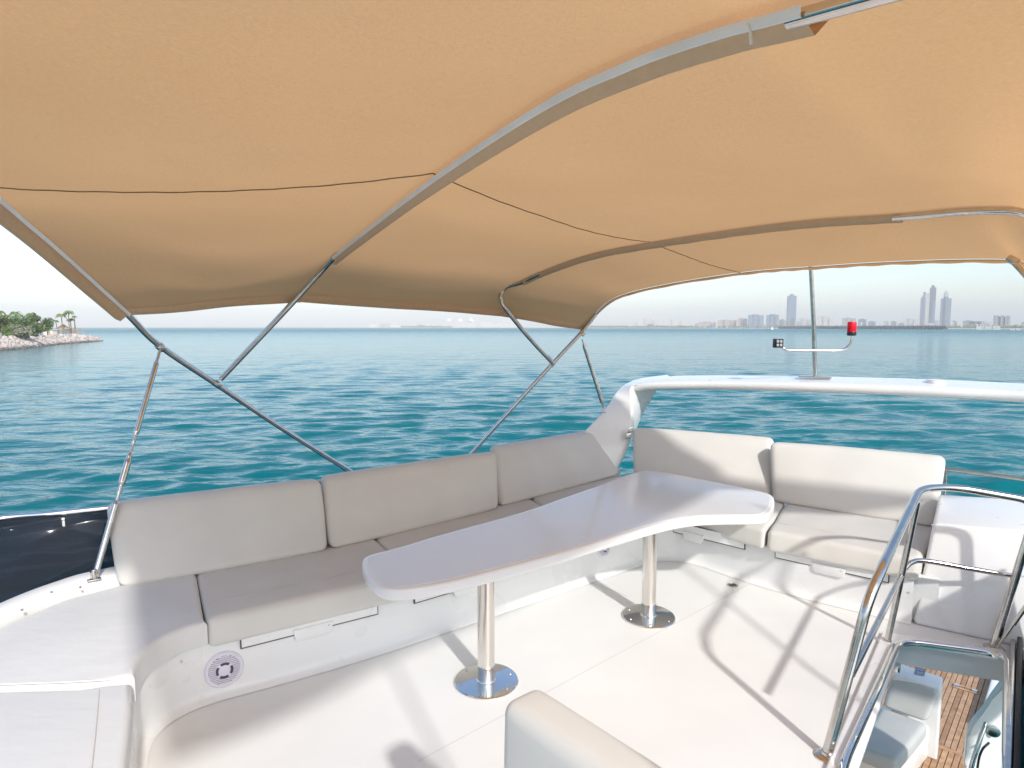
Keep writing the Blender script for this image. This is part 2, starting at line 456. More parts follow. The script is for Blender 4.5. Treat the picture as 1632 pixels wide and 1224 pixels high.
def cushion(name, c8, m, parent=None, r=0.04, puff=0.012, n=(22, 8, 12), wr=0.0, seed=0):
    """stuffed block mapped on eight corners (bottom ring front-left, front-right, back-right, back-left; then top)"""
    C = [Vector(p) for p in c8]
    L = ((C[1] - C[0]).length, (C[3] - C[0]).length, (C[4] - C[0]).length)
    def samples(k, length):
        e = min(0.49, r / length)
        inner = [e + (1 - 2 * e) * i / k for i in range(k + 1)]
        ed = [e * s for s in (0, 0.12, 0.3, 0.5, 0.75)]
        return ed + inner + [1 - s for s in ed[::-1]]
    S = [samples(n[i], L[i]) for i in range(3)]
    verts, faces, idx = [], [], {}
    def vid(i, j, k):
        key = (i, j, k)
        if key in idx: return idx[key]
        p = Vector((S[0][i] * L[0], S[1][j] * L[1], S[2][k] * L[2]))
        q = Vector([min(max(p[a], r), L[a] - r) if L[a] > 2 * r else L[a] / 2 for a in range(3)])
        dlt = p - q
        nn = dlt.normalized() if dlt.length > 1e-9 else Vector((0, 0, 0))
        rr = min(r, min(L) / 2)
        p2 = q + nn * rr
        u = [p2[a] / L[a] for a in range(3)]
        w = [4 * u[a] * (1 - u[a]) for a in range(3)]
        # puff each side outwards
        for a in range(3):
            b_, c_ = (a + 1) % 3, (a + 2) % 3
            amt = puff * (max(0, w[b_]) * max(0, w[c_])) ** 0.5 / L[a]
            u[a] += amt * (2 * u[a] - 1)
        x, y, z = u
        lo = (C[0] * (1 - x) + C[1] * x) * (1 - y) + (C[3] * (1 - x) + C[2] * x) * y
        hi = (C[4] * (1 - x) + C[5] * x) * (1 - y) + (C[7] * (1 - x) + C[6] * x) * y
        co = lo * (1 - z) + hi * z
        if wr:
            nz = noise.noise(Vector((co.x * 3.1 + seed, co.y * 3.1, co.z * 5))) * 0.6 + noise.noise(Vector((co.x * 9 + seed, co.y * 9, co.z * 3))) * 0.4
            co = co + nn * (nz * wr)
        idx[key] = len(verts); verts.append(co)
        return idx[key]
    nx, ny, nz_ = len(S[0]) - 1, len(S[1]) - 1, len(S[2]) - 1
    for i in range(nx):
        for j in range(ny):
            faces.append((vid(i, j, 0), vid(i, j + 1, 0), vid(i + 1, j + 1, 0), vid(i + 1, j, 0)))
            faces.append((vid(i, j, nz_), vid(i + 1, j, nz_), vid(i + 1, j + 1, nz_), vid(i, j + 1, nz_)))
    for i in range(nx):
        for k in range(nz_):
            faces.append((vid(i, 0, k), vid(i + 1, 0, k), vid(i + 1, 0, k + 1), vid(i, 0, k + 1)))
            faces.append((vid(i, ny, k), vid(i, ny, k + 1), vid(i + 1, ny, k + 1), vid(i + 1, ny, k)))
    for j in range(ny):
        for k in range(nz_):
            faces.append((vid(0, j, k), vid(0, j, k + 1), vid(0, j + 1, k + 1), vid(0, j + 1, k)))
            faces.append((vid(nx, j, k), vid(nx, j + 1, k), vid(nx, j + 1, k + 1), vid(nx, j, k + 1)))
    return link_mesh(name, verts, faces, m, parent)
def V2(x, y, z=0.0): return Vector((x, y, z))

# ================================================================== SETTING
# ---- sea: one sheet to the horizon, real chop near the boat
def build_sea():
    fine = np.radians(np.linspace(-47, 47, 560))
    coarse = np.radians(np.linspace(47, 313, 150))[1:-1]
    ang = np.concatenate([fine, coarse])
    rad = [3.0]
    while rad[-1] < 9000:
        rad.append(rad[-1] * (1.0085 if 12 < rad[-1] < 520 else 1.03))
    rad = np.array(rad)
    A, RR = np.meshgrid(ang, rad)
    X = np.sin(A) * RR; Y = np.cos(A) * RR
    Z = np.zeros_like(X)
    spacing = np.gradient(rad)[:, None] * np.ones_like(X)
    g = np.random.default_rng(5)
    for i in range(90):
        lam = 0.55 * (3.8 / 0.55) ** g.random()
        th = R(100) + g.normal(0, R(24))
        k = 2 * math.pi / lam
        amp = 0.0058 * lam ** 0.75 * (0.5 + g.random())
        ph = g.random() * 6.283
        fade = np.clip((lam / spacing - 2.5) / 3.0, 0, 1)
        arg = k * (X * math.cos(th) + Y * math.sin(th)) + ph
        Z += amp * fade * (np.sin(arg) + 0.22 * np.cos(2 * arg))
    # gusts: slow change of the chop's height
    Z *= 0.85 + 0.35 * np.sin(X * 0.045 + 0.6 * np.sin(Y * 0.021)) * np.sin(Y * 0.033 + 1.0)
    verts = np.stack([X, Y, Z + SEA], -1).reshape(-1, 3)
    nr, na = X.shape
    i = np.arange(nr - 1)[:, None]; j = np.arange(na)[None, :]
    a = i * na + j; b = i * na + (j + 1) % na
    quads = np.stack([a, a + na, b + na, b], -1).reshape(-1, 4)
    me = bpy.data.meshes.new('sea')
    me.vertices.add(len(verts)); me.vertices.foreach_set('co', verts.ravel())
    me.loops.add(quads.size); me.loops.foreach_set('vertex_index', quads.ravel().astype(np.int32))
    me.polygons.add(len(quads))
    me.polygons.foreach_set('loop_start', np.arange(0, quads.size, 4, dtype=np.int32))
    me.polygons.foreach_set('use_smooth', np.ones(len(quads), dtype=bool))
    me.update(calc_edges=True); me.validate()
    me.materials.append(M['water'])
    o = bpy.data.objects.new('sea', me); COL.objects.link(o)
    o['kind'] = 'structure'
    return o
sea = build_sea()

# ---- flybridge floor
floor_out = [(-3.0, -1.6), (0.4, -1.6), A2(1.05, 2.15, 0), A2(1.56, 2.95, 0), A2(2.58, 4.21, 0), A2(3.14, 3.99, 0), (4.1, 3.5), (4.4, 4.6), (1.5, 7.2), (-3.0, 4.3)]
floor = prism('flybridge_floor', floor_out, -0.165, 0.0, M['floor'], smooth=False)
floor['kind'] = 'structure'
def groove(p, q, w=0.0045):
    p, q = Vector(p), Vector(q); d = (q - p).normalized(); s = Vector((-d.y, d.x, 0)) * w / 2
    return link_mesh('joint_line', [p - s, q - s, q + s, p + s], [(0, 1, 2, 3)], M['groove'], floor, smooth=False)
for a, b in (((668, 1212), (985, 1042)), ((985, 1042), (1205, 925)), ((905, 915), (1000, 950))):
    groove(G(*a, 0.0025), G(*b, 0.0025))
side_deck = prism('side_deck', [(1.55, 1.4), A2(2.42, 2.72, 0), A2(3.30, 3.90, 0), (4.1, 3.45), (2.8, 0.9)], -0.28, 0.01, M['gel'], smooth=False)
side_deck['kind'] = 'structure'

# ---- moulded bench base with its lockers
inner = fillet([A(-0.95, 1.5, 0.33, False), A(-1.50, 2.46, 0.33, False), A(-2.02, 3.33, 0.33, False), A(-1.05, 3.89, 0.33, False), A(-0.10, 4.60, 0.33, False), A(0.53, 5.09, 0.33, False), A(1.47, 5.80, 0.33, False), A(2.06, 5.02, 0.33, False), A(2.84, 4.43, 0.33, False)], 0.45, 10)
def offset_line(pts, d):
    out = []
    for i, p in enumerate(pts):
        t = (pts[min(i + 1, len(pts) - 1)] - pts[max(i - 1, 0)]).normalized()
        out.append(p + Vector((-t.y, t.x, 0)) * d)
    return out
outer = [A(-2.3, 1.0, 0.45, False), A(-2.72, 2.6, 0.45, False), A(-2.80, 3.1, 0.45, False), A(-2.80, 3.48, 0.45, False), A(-2.70, 3.80, 0.45, False), A(-2.50, 4.03, 0.45, False), A(-1.42, 4.80, 0.45, False), A(-0.15, 5.85, 0.45, False), A(1.2, 7.12, 0.45, False), A(1.34, 7.1, 0.45, False), A(2.5, 6.05, 0.45, False), A(3.6, 5.22, 0.45, False), A(2.98, 4.36, 0.45, False)]
bench = thing('bench_base', inner[0], 'white moulded bench base wrapping two sides of the deck, with locker lids', 'bench base')
BZ = 0.33
path = inner
wv, wf = [], []
prof = [(0.055, 0.003), (0.03, 0.012), (0.012, 0.03), (0.003, 0.06), (0.0, 0.10), (0.0, 0.2), (0.0, BZ - 0.012), (-0.006, BZ - 0.002), (-0.03, BZ)]
offs = [offset_line(path, -a) for a, _ in prof]
for i in range(len(path)):
    for kx, (a, z) in enumerate(prof):
        q = offs[kx][i]; wv.append((q.x, q.y, z))
kk = len(prof)
for i in range(len(path) - 1):
    for j in range(kk - 1):
        wf.append((i * kk + j, (i + 1) * kk + j, (i + 1) * kk + j + 1, i * kk + j + 1))
link_mesh('front_wall', wv, wf, M['gel'], bench)
top_poly = [(p.x, p.y) for p in offset_line(path, 0.03)] + [(p.x, p.y) for p in outer[::-1]]
prism('seat_deck', top_poly, 0.004, BZ, M['gel'], bench, smooth=False)

def wall_frame(p, q):
    """frame on a straight stretch of the bench wall"""
    p, q = Vector((p[0], p[1], 0)), Vector((q[0], q[1], 0))
    t = (q - p).normalized(); nrm = Vector((t.y, -t.x, 0))
    return p, t, nrm
def wall_at(px, py):
    """where a pixel's ray meets the bench wall polyline: point, tangent, outward normal"""
    r = ray(px, py); best = None
    for i in range(len(path) - 1):
        a, b = path[i], path[i + 1]
        t = b - a; n = Vector((t.y, -t.x, 0)); 
        if n.length < 1e-6: continue
        n.normalize()
        den = r.dot(n)
        if abs(den) < 1e-6: continue
        s = (a - Vector((0, 0, CAMZ))).dot(n) / den
        if s <= 0: continue
        p = Vector((0, 0, CAMZ)) + r * s
        u = (p - a).dot(t) / t.length_squared
        if -0.02 <= u <= 1.02 and den < 0:
            if best is None or s < best[0]: best = (s, p, t.normalized(), n)
    return best[1:] if best else None
def slab_on(pts2, p0, t, nrm, d0, d1, name, m, parent, bev=0.003):
    """outline given in (along, up) metres on a wall, raised from d0 to d1"""
    bm = bmesh.new()
    lo = [bm.verts.new(p0 + t * a + Vector((0, 0, b)) + nrm * d0) for a, b in pts2]
    hi = [bm.verts.new(p0 + t * a + Vector((0, 0, b)) + nrm * d1) for a, b in pts2]
    n = len(pts2)
    bm.faces.new(lo[::-1]); top = bm.faces.new(hi)
    for i in range(n): bm.faces.new((lo[i], lo[(i + 1) % n], hi[(i + 1) % n], hi[i]))
    bmesh.ops.recalc_face_normals(bm, faces=bm.faces)
    if bev: bmesh.ops.bevel(bm, geom=list(top.edges), offset=bev, segments=2, affect='EDGES', profile=0.5)
    return from_bm(name, bm, m, parent, angle=40)
def locker(pa, pb, hpos, hw):
    A, B = wall_at(*pa), wall_at(*pb)
    if not A or not B: return
    p, q = Vector(A[0]), Vector(B[0]); p.z = q.z = 0
    L = (q - p).length; t = (q - p).normalized(); nrm = Vector((t.y, -t.x, 0))
    p = p + nrm * 0.013
    z1, z0 = BZ + 0.02, 0.262
    slab_on([(-0.006, z0 - 0.008), (L + 0.006, z0 - 0.008), (L + 0.006, z1), (-0.006, z1)], p, t, nrm, -0.04, 0.0005, 'lid_recess', M['gap'], bench, 0)
    lid = slab_on([(0, z0), (L, z0), (L, z1), (0, z1)], p, t, nrm, -0.01, 0.004, 'locker_lid', M['gel'], bench, 0.002)
    c = L * hpos; w = hw
    hd = slab_on([(c - w * .5, z0 + .03), (c - w * .5 + .012, z0 - .035), (c - w * .5 + .03, z0 - .048), (c + w * .5 - .03, z0 - .048), (c + w * .5 - .012, z0 - .035), (c + w * .5, z0 + .03)], p, t, nrm, 0.001, 0.014, 'finger_pull', M['gel'], lid, 0.006)
    kp = p + t * (c + w * .38) + nrm * 0.0145 + Vector((0, 0, z0 + 0.012))
    lathe('key_screw', [(0.006, 0), (0.005, 0.003), (0.002, 0.0035)], kp, nrm, M['groove'], lid, 10)
locker((384, 1016), (600, 960), 0.50, 0.24)
locker((660, 944), (800, 906), 0.55, 0.22)
locker((1075, 838), (1187, 872), 0.30, 0.20)
locker((1237, 880), (1415, 936), 0.50, 0.24)
wa = wall_at(289, 1054)
if wa: lathe('wall_screw', [(0.008, 0), (0.007, 0.003), (0.002, 0.004)], wa[0] + wa[2] * 0.002, wa[2], M['groove'], bench, 10)
wa = wall_at(1449, 944)
if wa: lathe('wall_screw', [(0.008, 0), (0.007, 0.003), (0.002, 0.004)], wa[0] + wa[2] * 0.002, wa[2], M['groove'], bench, 10)

# ---- coaming round the outside
cpath = catmull([A(-2.35, 0.9, 0.40), A(-2.76, 2.3, 0.47), A(-2.86, 3.0, 0.50), A(-2.865, 3.46, 0.515), A(-2.76, 3.83, 0.52), A(-2.52, 4.10, 0.52), A(-1.45, 4.92, 0.50), A(-0.2, 5.98, 0.48), A(1.2, 7.30, 0.46)], 8)
cv, cf = sweep(cpath, lambda i, n: [(0.085, -0.14), (0.08, -0.012), (0.065, 0.0), (-0.035, 0.012), (-0.075, 0.006), (-0.09, -0.015), (-0.10, -0.25), (-0.22, -1.2), (-0.35, -2.6), (-0.30, -4.2), (0.085, -4.2)])
coaming = link_mesh('coaming', cv, cf, M['gel'])
coaming.data.set_sharp_from_angle(angle=R(45))
coaming['kind'] = 'structure'
sc1 = []
for (px, py) in ((82, 944), (35, 972), (128, 936)):
    p = G(px, py, 0.522)
    lathe('deck_screw', [(0.007, -0.004), (0.007, 0.004), (0.002, 0.005)], p, (0, 0, 1), M['steel'], coaming, 10)

# ---- smoked wind screen outside the coaming
screen = thing('wind_screen', (-2.9, 3.5, 0.45), 'smoked dark wind screen with a steel top rail beside the sunpad', 'wind screen')
bot = [A(-2.62, 1.0, 0.36), A(-2.90, 2.3, 0.44), A(-2.965, 3.0, 0.48), A(-2.965, 3.48, 0.50), A(-2.84, 3.90, 0.505), A(-2.58, 4.19, 0.505), A(-1.52, 5.0, 0.49), A(-0.27, 6.06, 0.47)]
topp = [A(-3.2, 0.9, 0.90), A(-3.36, 2.5, 0.90), A(-3.42, 3.1, 0.89), G(-40, 836, 0.88), G(100, 820, 0.875), G(240, 804, 0.87), A(-1.60, 5.02, 0.84), A(-0.34, 6.12, 0.83)]
B_, T_ = catmull(bot, 8), catmull(topp, 8)
gv, gf = [], []
for i in range(len(B_)):
    for k in range(5):
        s = k / 4
        p = B_[i].lerp(T_[i], s); nrm = (Vector((-0.8, 0.6, 0)) * 0.05 * math.sin(s * math.pi))
        gv.append(p + nrm)
for i in range(len(B_) - 1):
    for k in range(4): gf.append((i * 5 + k, (i + 1) * 5 + k, (i + 1) * 5 + k + 1, i * 5 + k + 1))
glass = link_mesh('smoked_panel', gv, gf, M['smoked'], screen)
sol = glass.modifiers.new('thickness', 'SOLIDIFY'); sol.thickness = 0.006; sol.offset = 0
rail_path = catmull(topp + [V2(0.9, 7.2, 0.82)], 8)
tube('top_rail', [p + Vector((0, 0, 0.012)) for p in rail_path], 0.017, M['mirror'], screen)
for (px, py, d, w, h) in ((101, 832, 4.0, 0.022, 0.06), (109, 930, 3.83, 0.022, 0.05)):
    p = D(px, py, d)
    box('glass_clip', p, w, 0.018, h, M['mirror'], screen, yaw=R(25), bev=0.004)

# ---- radar arch
arch = thing('radar_arch', (1.0, 7.1, 0.4), 'white moulded radar arch spanning the stern behind the cushions', 'arch')
beam = catmull([D(1030, 609, 7.5), D(1062, 605.5, 7.35), D(1150, 604.5, 7.0), D(1300, 607, 6.4), D(1470, 612, 5.85), D(1650, 621, 5.35), V2(5.2, 4.4, 1.56), V2(5.6, 3.9, 1.3)], 8)
bv, bf = sweep(beam, lambda i, n: [(0.33, -0.088), (0.365, -0.07), (0.372, -0.03), (0.35, -0.006), (0.28, 0.006), (0.0, 0.034), (-0.25, 0.030), (-0.52, 0.006), (-0.60, -0.02), (-0.60, -0.06), (-0.56, -0.085), (0.0, -0.095)])
cb = link_mesh('cross_beam', bv, bf, M['gel'], arch)
cb.data.set_sharp_from_angle(angle=R(60))
# leg: three long edges from the beam down towards the bow
e_out = [D(1062, 597, 7.62), D(1022, 602.5, 7.55), D(1000, 610, 7.45), D(984, 623, 7.3), D(961, 655, 7.05), D(921, 697, 6.85), D(880, 740, 6.7)]
e_in = [D(1090, 612, 7.25), D(1050, 611, 7.2), D(1015, 613.5, 7.16), D(1005, 622, 7.13), D(1009, 668, 7.02), D(1002, 708, 6.9), D(975, 765, 6.8)]
e_bk = [D(1100, 617, 7.55), D(1070, 617, 7.58), D(1052, 617, 7.58), D(1042, 631, 7.55), D(1023, 664, 7.5), D(1008, 700, 7.4), D(980, 757, 7.25)]
e_bo = [D(1085, 608, 7.9), D(1045, 612, 7.9), D(1030, 618, 7.9), D(1012, 632, 7.85), D(990, 662, 7.75), D(955, 702, 7.6), D(915, 745, 7.4)]
rows = [catmull(e, 4) for e in (e_out, e_in, e_bk, e_bo)]
lv, lf = [], []
for i in range(len(rows[0])):
    ring = [r_[i] for r_ in rows]
    # rounded quad ring
    for a in range(4):
        p, q, o_ = ring[a], ring[(a + 1) % 4], ring[a - 1]
        for s in (0.10, 0.04, 0.012):
            lv.append(p.lerp(o_, s) if s > 0.012 else p.lerp(o_, 0.012).lerp(q, 0.012))
        lv.append(p.lerp(q, 0.04)); lv.append(p.lerp(q, 0.10))
kq = 20
for i in range(len(rows[0]) - 1):
    for j in range(kq):
        j2 = (j + 1) % kq
        lf.append((i * kq + j, i * kq + j2, (i + 1) * kq + j2, (i + 1) * kq + j))
lf.append(tuple(range(kq))[::-1]); lf.append(tuple(range((len(rows[0]) - 1) * kq, len(rows[0]) * kq)))
leg = link_mesh('arch_leg', lv, lf, M['gel'], arch)
leg.data.set_sharp_from_angle(angle=R(30))
for (px, py) in ((1004, 685), (1001, 695)):
    p = D(px, py, 6.86)
    hexa('latch_plate', [p + Vector(v) for v in ((-.03, -.01, -.035), (.02, -.01, -.03), (.02, 0, -.03), (-.03, 0, -.035), (-.02, -.01, .03), (.035, -.01, .035), (.035, 0, .035), (-.02, 0, .03))], M['steel'], arch, 0.003)
pb_ = D(1491, 607.5, 5.72)
lathe('oval_cover', [(0.075, -0.03), (0.075, 0.0), (0.06, 0.004)], (pb_.x, pb_.y, pb_.z + 0.012), (0, 0, 1), M['gel'], arch, 28)

# ---- white cabinet at the head of the stairs
cab = thing('stair_cabinet', (3.1, 4.4, 0), 'white upright cabinet at the end of the stern bench, behind the handrail', 'cabinet')
fb0, fb1 = Vector(inner[-1]) + V2(-.015, -.03), A(3.42, 4.03, 0)
ft0, ft1 = D(1487, 834, 4.42), D(1660, 850, 4.1)
bt0, bt1 = D(1496, 787, 5.1), D(1690, 800, 4.7)
hexa('cabinet_body', [fb0, fb1, Vector((bt1.x, bt1.y, 0)), Vector((bt0.x + 0.02, bt0.y, 0)), ft0, ft1, bt1, bt0], M['gel'], cab, 0.03, 4)
mid0 = fb0.lerp(ft0, 0.61); mid1 = fb1.lerp(ft1, 0.61); nf = Vector((-0.5, -0.86, 0))
hexa('panel_joint', [mid0 + nf * .004, mid1 + nf * .004, mid1 + nf * .0005 , mid0 + nf * .0005, mid0 + nf * .004 + V2(0, 0, .004), mid1 + nf * .004 + V2(0, 0, .004), mid1 + nf * .0005 + V2(0, 0, .004), mid0 + nf * .0005 + V2(0, 0, .004)], M['groove'], cab, 0)

# ================================================================== UPHOLSTERY
port_out = Vector((-0.60, 0.80, 0))
def backrest(bl, br, tl, tr, zb, zt, th, label, group, seed, out):
    b0, b1, t0, t1 = G(*bl, zb), G(*br, zb), G(*tl, zt), G(*tr, zt)
    o = out * th
    c8 = [b0, b1, b1 + o, b0 + o, t0, t1, t1 + o * 0.8, t0 + o * 0.8]
    c = cushion('back_cushion', c8, M['vinyl'], None, r=0.052, puff=0.012, n=(22, 4, 12), wr=0.005, seed=seed)
    # piping just inside the front edge
    return tag(c, label, 'cushion', group)
gB = 'back cushions along the bench'
backrest((192, 939), (524, 879), (173, 806), (512, 766), 0.465, 0.93, 0.15, 'long taupe back cushion nearest the wind screen, at the near end of the side bench', gB, 1, port_out)
backrest((530, 877), (796, 812), (517, 762), (793, 722), 0.465, 0.93, 0.15, 'middle taupe back cushion of the three on the side bench', gB, 2, port_out)
backrest((801, 808), (988, 758), (789, 714), (984, 683), 0.465, 0.93, 0.15, 'taupe back cushion at the far end of the side bench, against the arch leg', gB, 3, port_out)
aft_out = Vector((0.60, 0.80, 0))
backrest((1009, 766), (1226, 798), (1007, 683), (1229, 700), 0.465, 0.98, 0.15, 'left taupe back cushion of the stern bench, beside the arch leg', gB, 4, aft_out)
backrest((1231, 800), (1487, 841), (1227, 706), (1506, 730), 0.465, 0.98, 0.15, 'right taupe back cushion of the stern bench, next to the cabinet', gB, 5, aft_out)

def seat(f0, f1, b0, b1, label, seed, m, wr=0.003, drop=0.022, back=0.14):
    f0, f1 = A(*f0, BZ, False), A(*f1, BZ, False)
    b0, b1 = A(*b0, 0.47, False), A(*b1, 0.47, False)
    d0, d1 = (b0 - f0).normalized(), (b1 - f1).normalized()
    b0, b1 = b0 + d0 * back, b1 + d1 * back
    zb, zt = BZ + 0.004 - drop, 0.47
    fr0, fr1 = f0 - d0 * 0.045, f1 - d1 * 0.045
    tf0, tf1 = f0 + d0 * 0.0, f1 + d1 * 0.0
    c8 = [fr0 + V2(0, 0, zb), fr1 + V2(0, 0, zb), b1 + V2(0, 0, BZ + 0.004), b0 + V2(0, 0, BZ + 0.004), tf0 + V2(0, 0, zt), tf1 + V2(0, 0, zt), b1 + V2(0, 0, zt - 0.01), b0 + V2(0, 0, zt - 0.01)]
    c = cushion('seat_cushion', c8, m, None, r=0.035, puff=0.008, n=(26, 12, 4), wr=wr, seed=seed)
    tag(c, label, 'cushion', 'seat cushions along the bench')
    # stitched seam across the top near the front
    a, b = f0.lerp(b0, 0.24), f1.lerp(b1, 0.24)
    L = (b - a); a = a + L * 0.02; b = b - L * 0.02
    pts = []
    for k in range(25):
        s = k / 24; p = a.lerp(b, s)
        pts.append(p + V2(0, 0, zt + 0.0075 * (4 * s * (1 - s)) ** 0.5 * 0.75 - 0.001))
    tube('stitched_seam', pts, 0.0022, M['thread'], c, res=6)
    return c
seat((-1.70, 3.512), (-0.66, 4.17), (-2.07, 4.13), (-1.02, 4.79), 'taupe seat cushion in front of the nearest back cushion, left of the table', 11, M['vinyl'])
seat((-0.64, 4.185), (0.54, 5.09), (-1.01, 4.80), (0.20, 5.93), 'taupe seat cushion in the middle of the side bench, behind the table', 12, M['vinyl'])
seat((0.56, 5.105), (1.44, 5.78), (0.22, 5.95), (1.22, 6.85), 'taupe seat cushion in the bench corner at the arch leg', 13, M['vinyl'])
seat((1.47, 5.76), (2.03, 5.05), (1.27, 6.84), (2.50, 5.80), 'taupe seat cushion on the left half of the stern bench, under the table tip', 14, M['vinyl'])
seat((2.05, 5.03), (2.86, 4.42), (2.52, 5.79), (3.44, 5.10), 'puckered sunlit taupe seat cushion beside the cabinet', 15, M['vinylb'], wr=0.011)

# sunpads in the near corner
def pad(name, outline, z0, z1, label, r=0.03):
    o = prism(name, outline, z0, z1, M['pad'], None, bev=r, seg=5)
    return tag(o, label, 'cushion', 'sunpads in the near corner')
inn = [(p.x, p.y) for p in inner]
i_a = min(range(len(inner)), key=lambda i: (inner[i] - A(-1.70, 3.50, .33, False)).length)
i_b = min(range(len(inner)), key=lambda i: (inner[i] - A(-1.79, 2.95, .33, False)).length)
inoff = offset_line(inner, -0.022)
arc = [(inoff[i].x, inoff[i].y) for i in range(i_b, i_a + 1)]
corner_outline = [(-1.93, 2.885), (-2.33, 2.86), (-2.72, 2.85), (-2.78, 3.1), (-2.775, 3.45), (-2.68, 3.75), (-2.46, 3.97), (-2.13, 4.22), (-2.085, 4.125), (-1.725, 3.51)][::-1]
poly = arc + [A2(-1.735, 3.53, .47), A2(-2.08, 4.135, .47), A2(-2.15, 4.23, .47), A2(-2.46, 3.99, .47), A2(-2.68, 3.76, .47), A2(-2.772, 3.46, .47), A2(-2.78, 3.1, .47), A2(-2.70, 2.80, .47), A2(-2.33, 2.845, .47), A2(-1.95, 2.865, .47), A2(-1.86, 2.90, .47)]
corner = pad('corner_sunpad', poly, BZ + 0.004, 0.47, 'big rounded sunlit sunpad in the near corner by the wind screen')
pp = catmull([A(-1.80, 2.955, 0.40), A(-1.83, 2.93, 0.455), A(-1.90, 2.885, 0.475), A(-2.05, 2.868, 0.476), A(-2.33, 2.85, 0.475), A(-2.72, 2.81, 0.472)], 8)
tube('piping', pp, 0.0045, M['piping'], corner, res=10)
j0 = min(range(len(inner)), key=lambda i: (inner[i] - V2(-1.1, 1.75)).length)
arc2 = [(inoff[i].x, inoff[i].y) for i in range(0, i_b)]
arc2 = [A2(-0.99, 1.5, .40), A2(-1.255, 2.0, .40), A2(-1.485, 2.42, .40), A2(-1.625, 2.68, .40), A2(-1.75, 2.895, .40)]
near = pad('near_sunpad', arc2 + [A2(-1.86, 2.872, .47), A2(-1.95, 2.84, .47), A2(-2.33, 2.822, .47), A2(-2.69, 2.77, .47), A2(-2.64, 2.3, .47), A2(-2.3, 1.2, .47), A2(-1.6, 1.0, .47)], BZ + 0.004, 0.465, 'sunlit sunpad at the left edge, in front of the piped corner pad')
tube('stitched_seam', catmull([A(-1.86, 2.83, 0.4655), A(-1.66, 2.5, 0.4665), A(-1.40, 2.06, 0.4665), A(-1.1, 1.55, 0.4665)], 6), 0.0022, M['thread'], near, res=6)

# ---- helm seat in the foreground
helm = thing('helm_seat', (0.45, 1.35, 0), 'taupe padded helm seat back in the foreground, stitched along its top', 'seat')
hd = Vector((0.235, -0.285, 0)).normalized(); hn = Vector((hd.y * -1, hd.x, 0)) * -1
hn = Vector((-hd.y, hd.x, 0)); 
h0 = Vector((-0.035, 1.755, 0)); h1 = h0 + hd * 1.05
wth = 0.15
c8 = [h0 + V2(0, 0, .5), h1 + V2(0, 0, .5), h1 + hn * wth + V2(0, 0, .5), h0 + hn * wth + V2(0, 0, .5),
      h0 + V2(0, 0, 1.005), h1 + V2(0, 0, 1.005), h1 + hn * wth + V2(0, 0, 1.005), h0 + hn * wth + V2(0, 0, 1.005)]
cushion('backrest', c8, M['vinyl'], helm, r=0.042, puff=0.012, n=(24, 6, 14), wr=0.003, seed=31)
for off in (0.034, 0.044):
    a = h0 + hd * 0.035 + hn * off; b = h1 - hd * 0.04 + hn * off
    tube('stitched_seam', [a.lerp(b, k / 30) + V2(0, 0, 1.0035 + 0.0085 * (max(0, 4 * (k / 30) * (1 - k / 30))) ** .5) for k in range(31)], 0.0012, M['thread'], helm, res=5)
sq = [h0 - hn * .45 + V2(0, 0, .42), h1 - hn * .45 + V2(0, 0, .42), h1 + hn * .1 + V2(0, 0, .42), h0 + hn * .1 + V2(0, 0, .42)]
cushion('seat', sq + [p + V2(0, 0, .13) for p in sq], M['vinyl'], helm, r=0.04, n=(16, 10, 4))
box('plinth', h0.lerp(h1, .5) - hn * .2 + V2(0, 0, .21), 0.75, 0.42, 0.42, M['gel'], helm, yaw=math.atan2(hd.y, hd.x), bev=0.03, seg=3)

# ================================================================== TABLE
table = thing('dining_table', (0.45, 4.2, 0), 'long white gloss table on two steel pedestals in front of the side bench', 'table')
TZ = 0.725
tp_px = [(577, 893), (588, 884), (640, 870), (700, 852), (830, 816), (905, 790), (960, 771), (1000, 756), (1032, 749.5), (1075, 755), (1130, 766), (1185, 777), (1222, 785), (1234, 794), (1231, 812), (1214, 822), (1160, 823), (1110, 825), (1062, 833), (1000, 850), (900, 880), (800, 907), (720, 927), (655, 938), (618, 939), (596, 930), (582, 912)]
tp = [G(px, py, TZ) for px, py in tp_px]
tpc = catmull(tp, 4, closed=True)
tout = [(p.x, p.y) for p in tpc]
def poly_offset(pts, d):
    n = len(pts); out = []
    for i in range(n):
        a, b = Vector((*pts[i - 1], 0)), Vector((*pts[(i + 1) % n], 0))
        t = (b - a).normalized(); out.append((pts[i][0] - t.y * d, pts[i][1] + t.x * d))
    return out
area = sum(tout[i - 1][0] * tout[i][1] - tout[i][0] * tout[i - 1][1] for i in range(len(tout)))
sgn = 1 if area > 0 else -1
prism('table_edge', tout, TZ - 0.068, TZ, M['tablerim'], table, bev=0.018, seg=4, bevbot=True)
tin = poly_offset(tout, sgn * 0.035)
prism('table_top', tin, TZ - 0.01, TZ + 0.0025, M['table'], table, bev=0.002, seg=1)
for (bx, by) in ((775, 1086), (1033.5, 983)):
    c = G(bx, by, 0)
    lg = lathe('pedestal_leg', [(0.052, 0.006), (0.052, 0.10), (0.0535, 0.104), (0.0505, 0.108), (0.0505, TZ - 0.072), (0.07, TZ - 0.069)], c, (0, 0, 1), M['steel_leg'], table, 40)
    bpl = lathe('base_plate', [(0.192, 0.001), (0.192, 0.008), (0.186, 0.013), (0.058, 0.016), (0.053, 0.024)], c, (0, 0, 1), M['mirror'], table, 56)
    for k in range(6):
        a = k * math.pi / 3 + 0.4
        lathe('screw', [(0.008, 0.011), (0.0075, 0.0165), (0.003, 0.018)], c + V2(0.155 * math.cos(a), 0.155 * math.sin(a)), (0, 0, 1), M['steel'], bpl, 10)

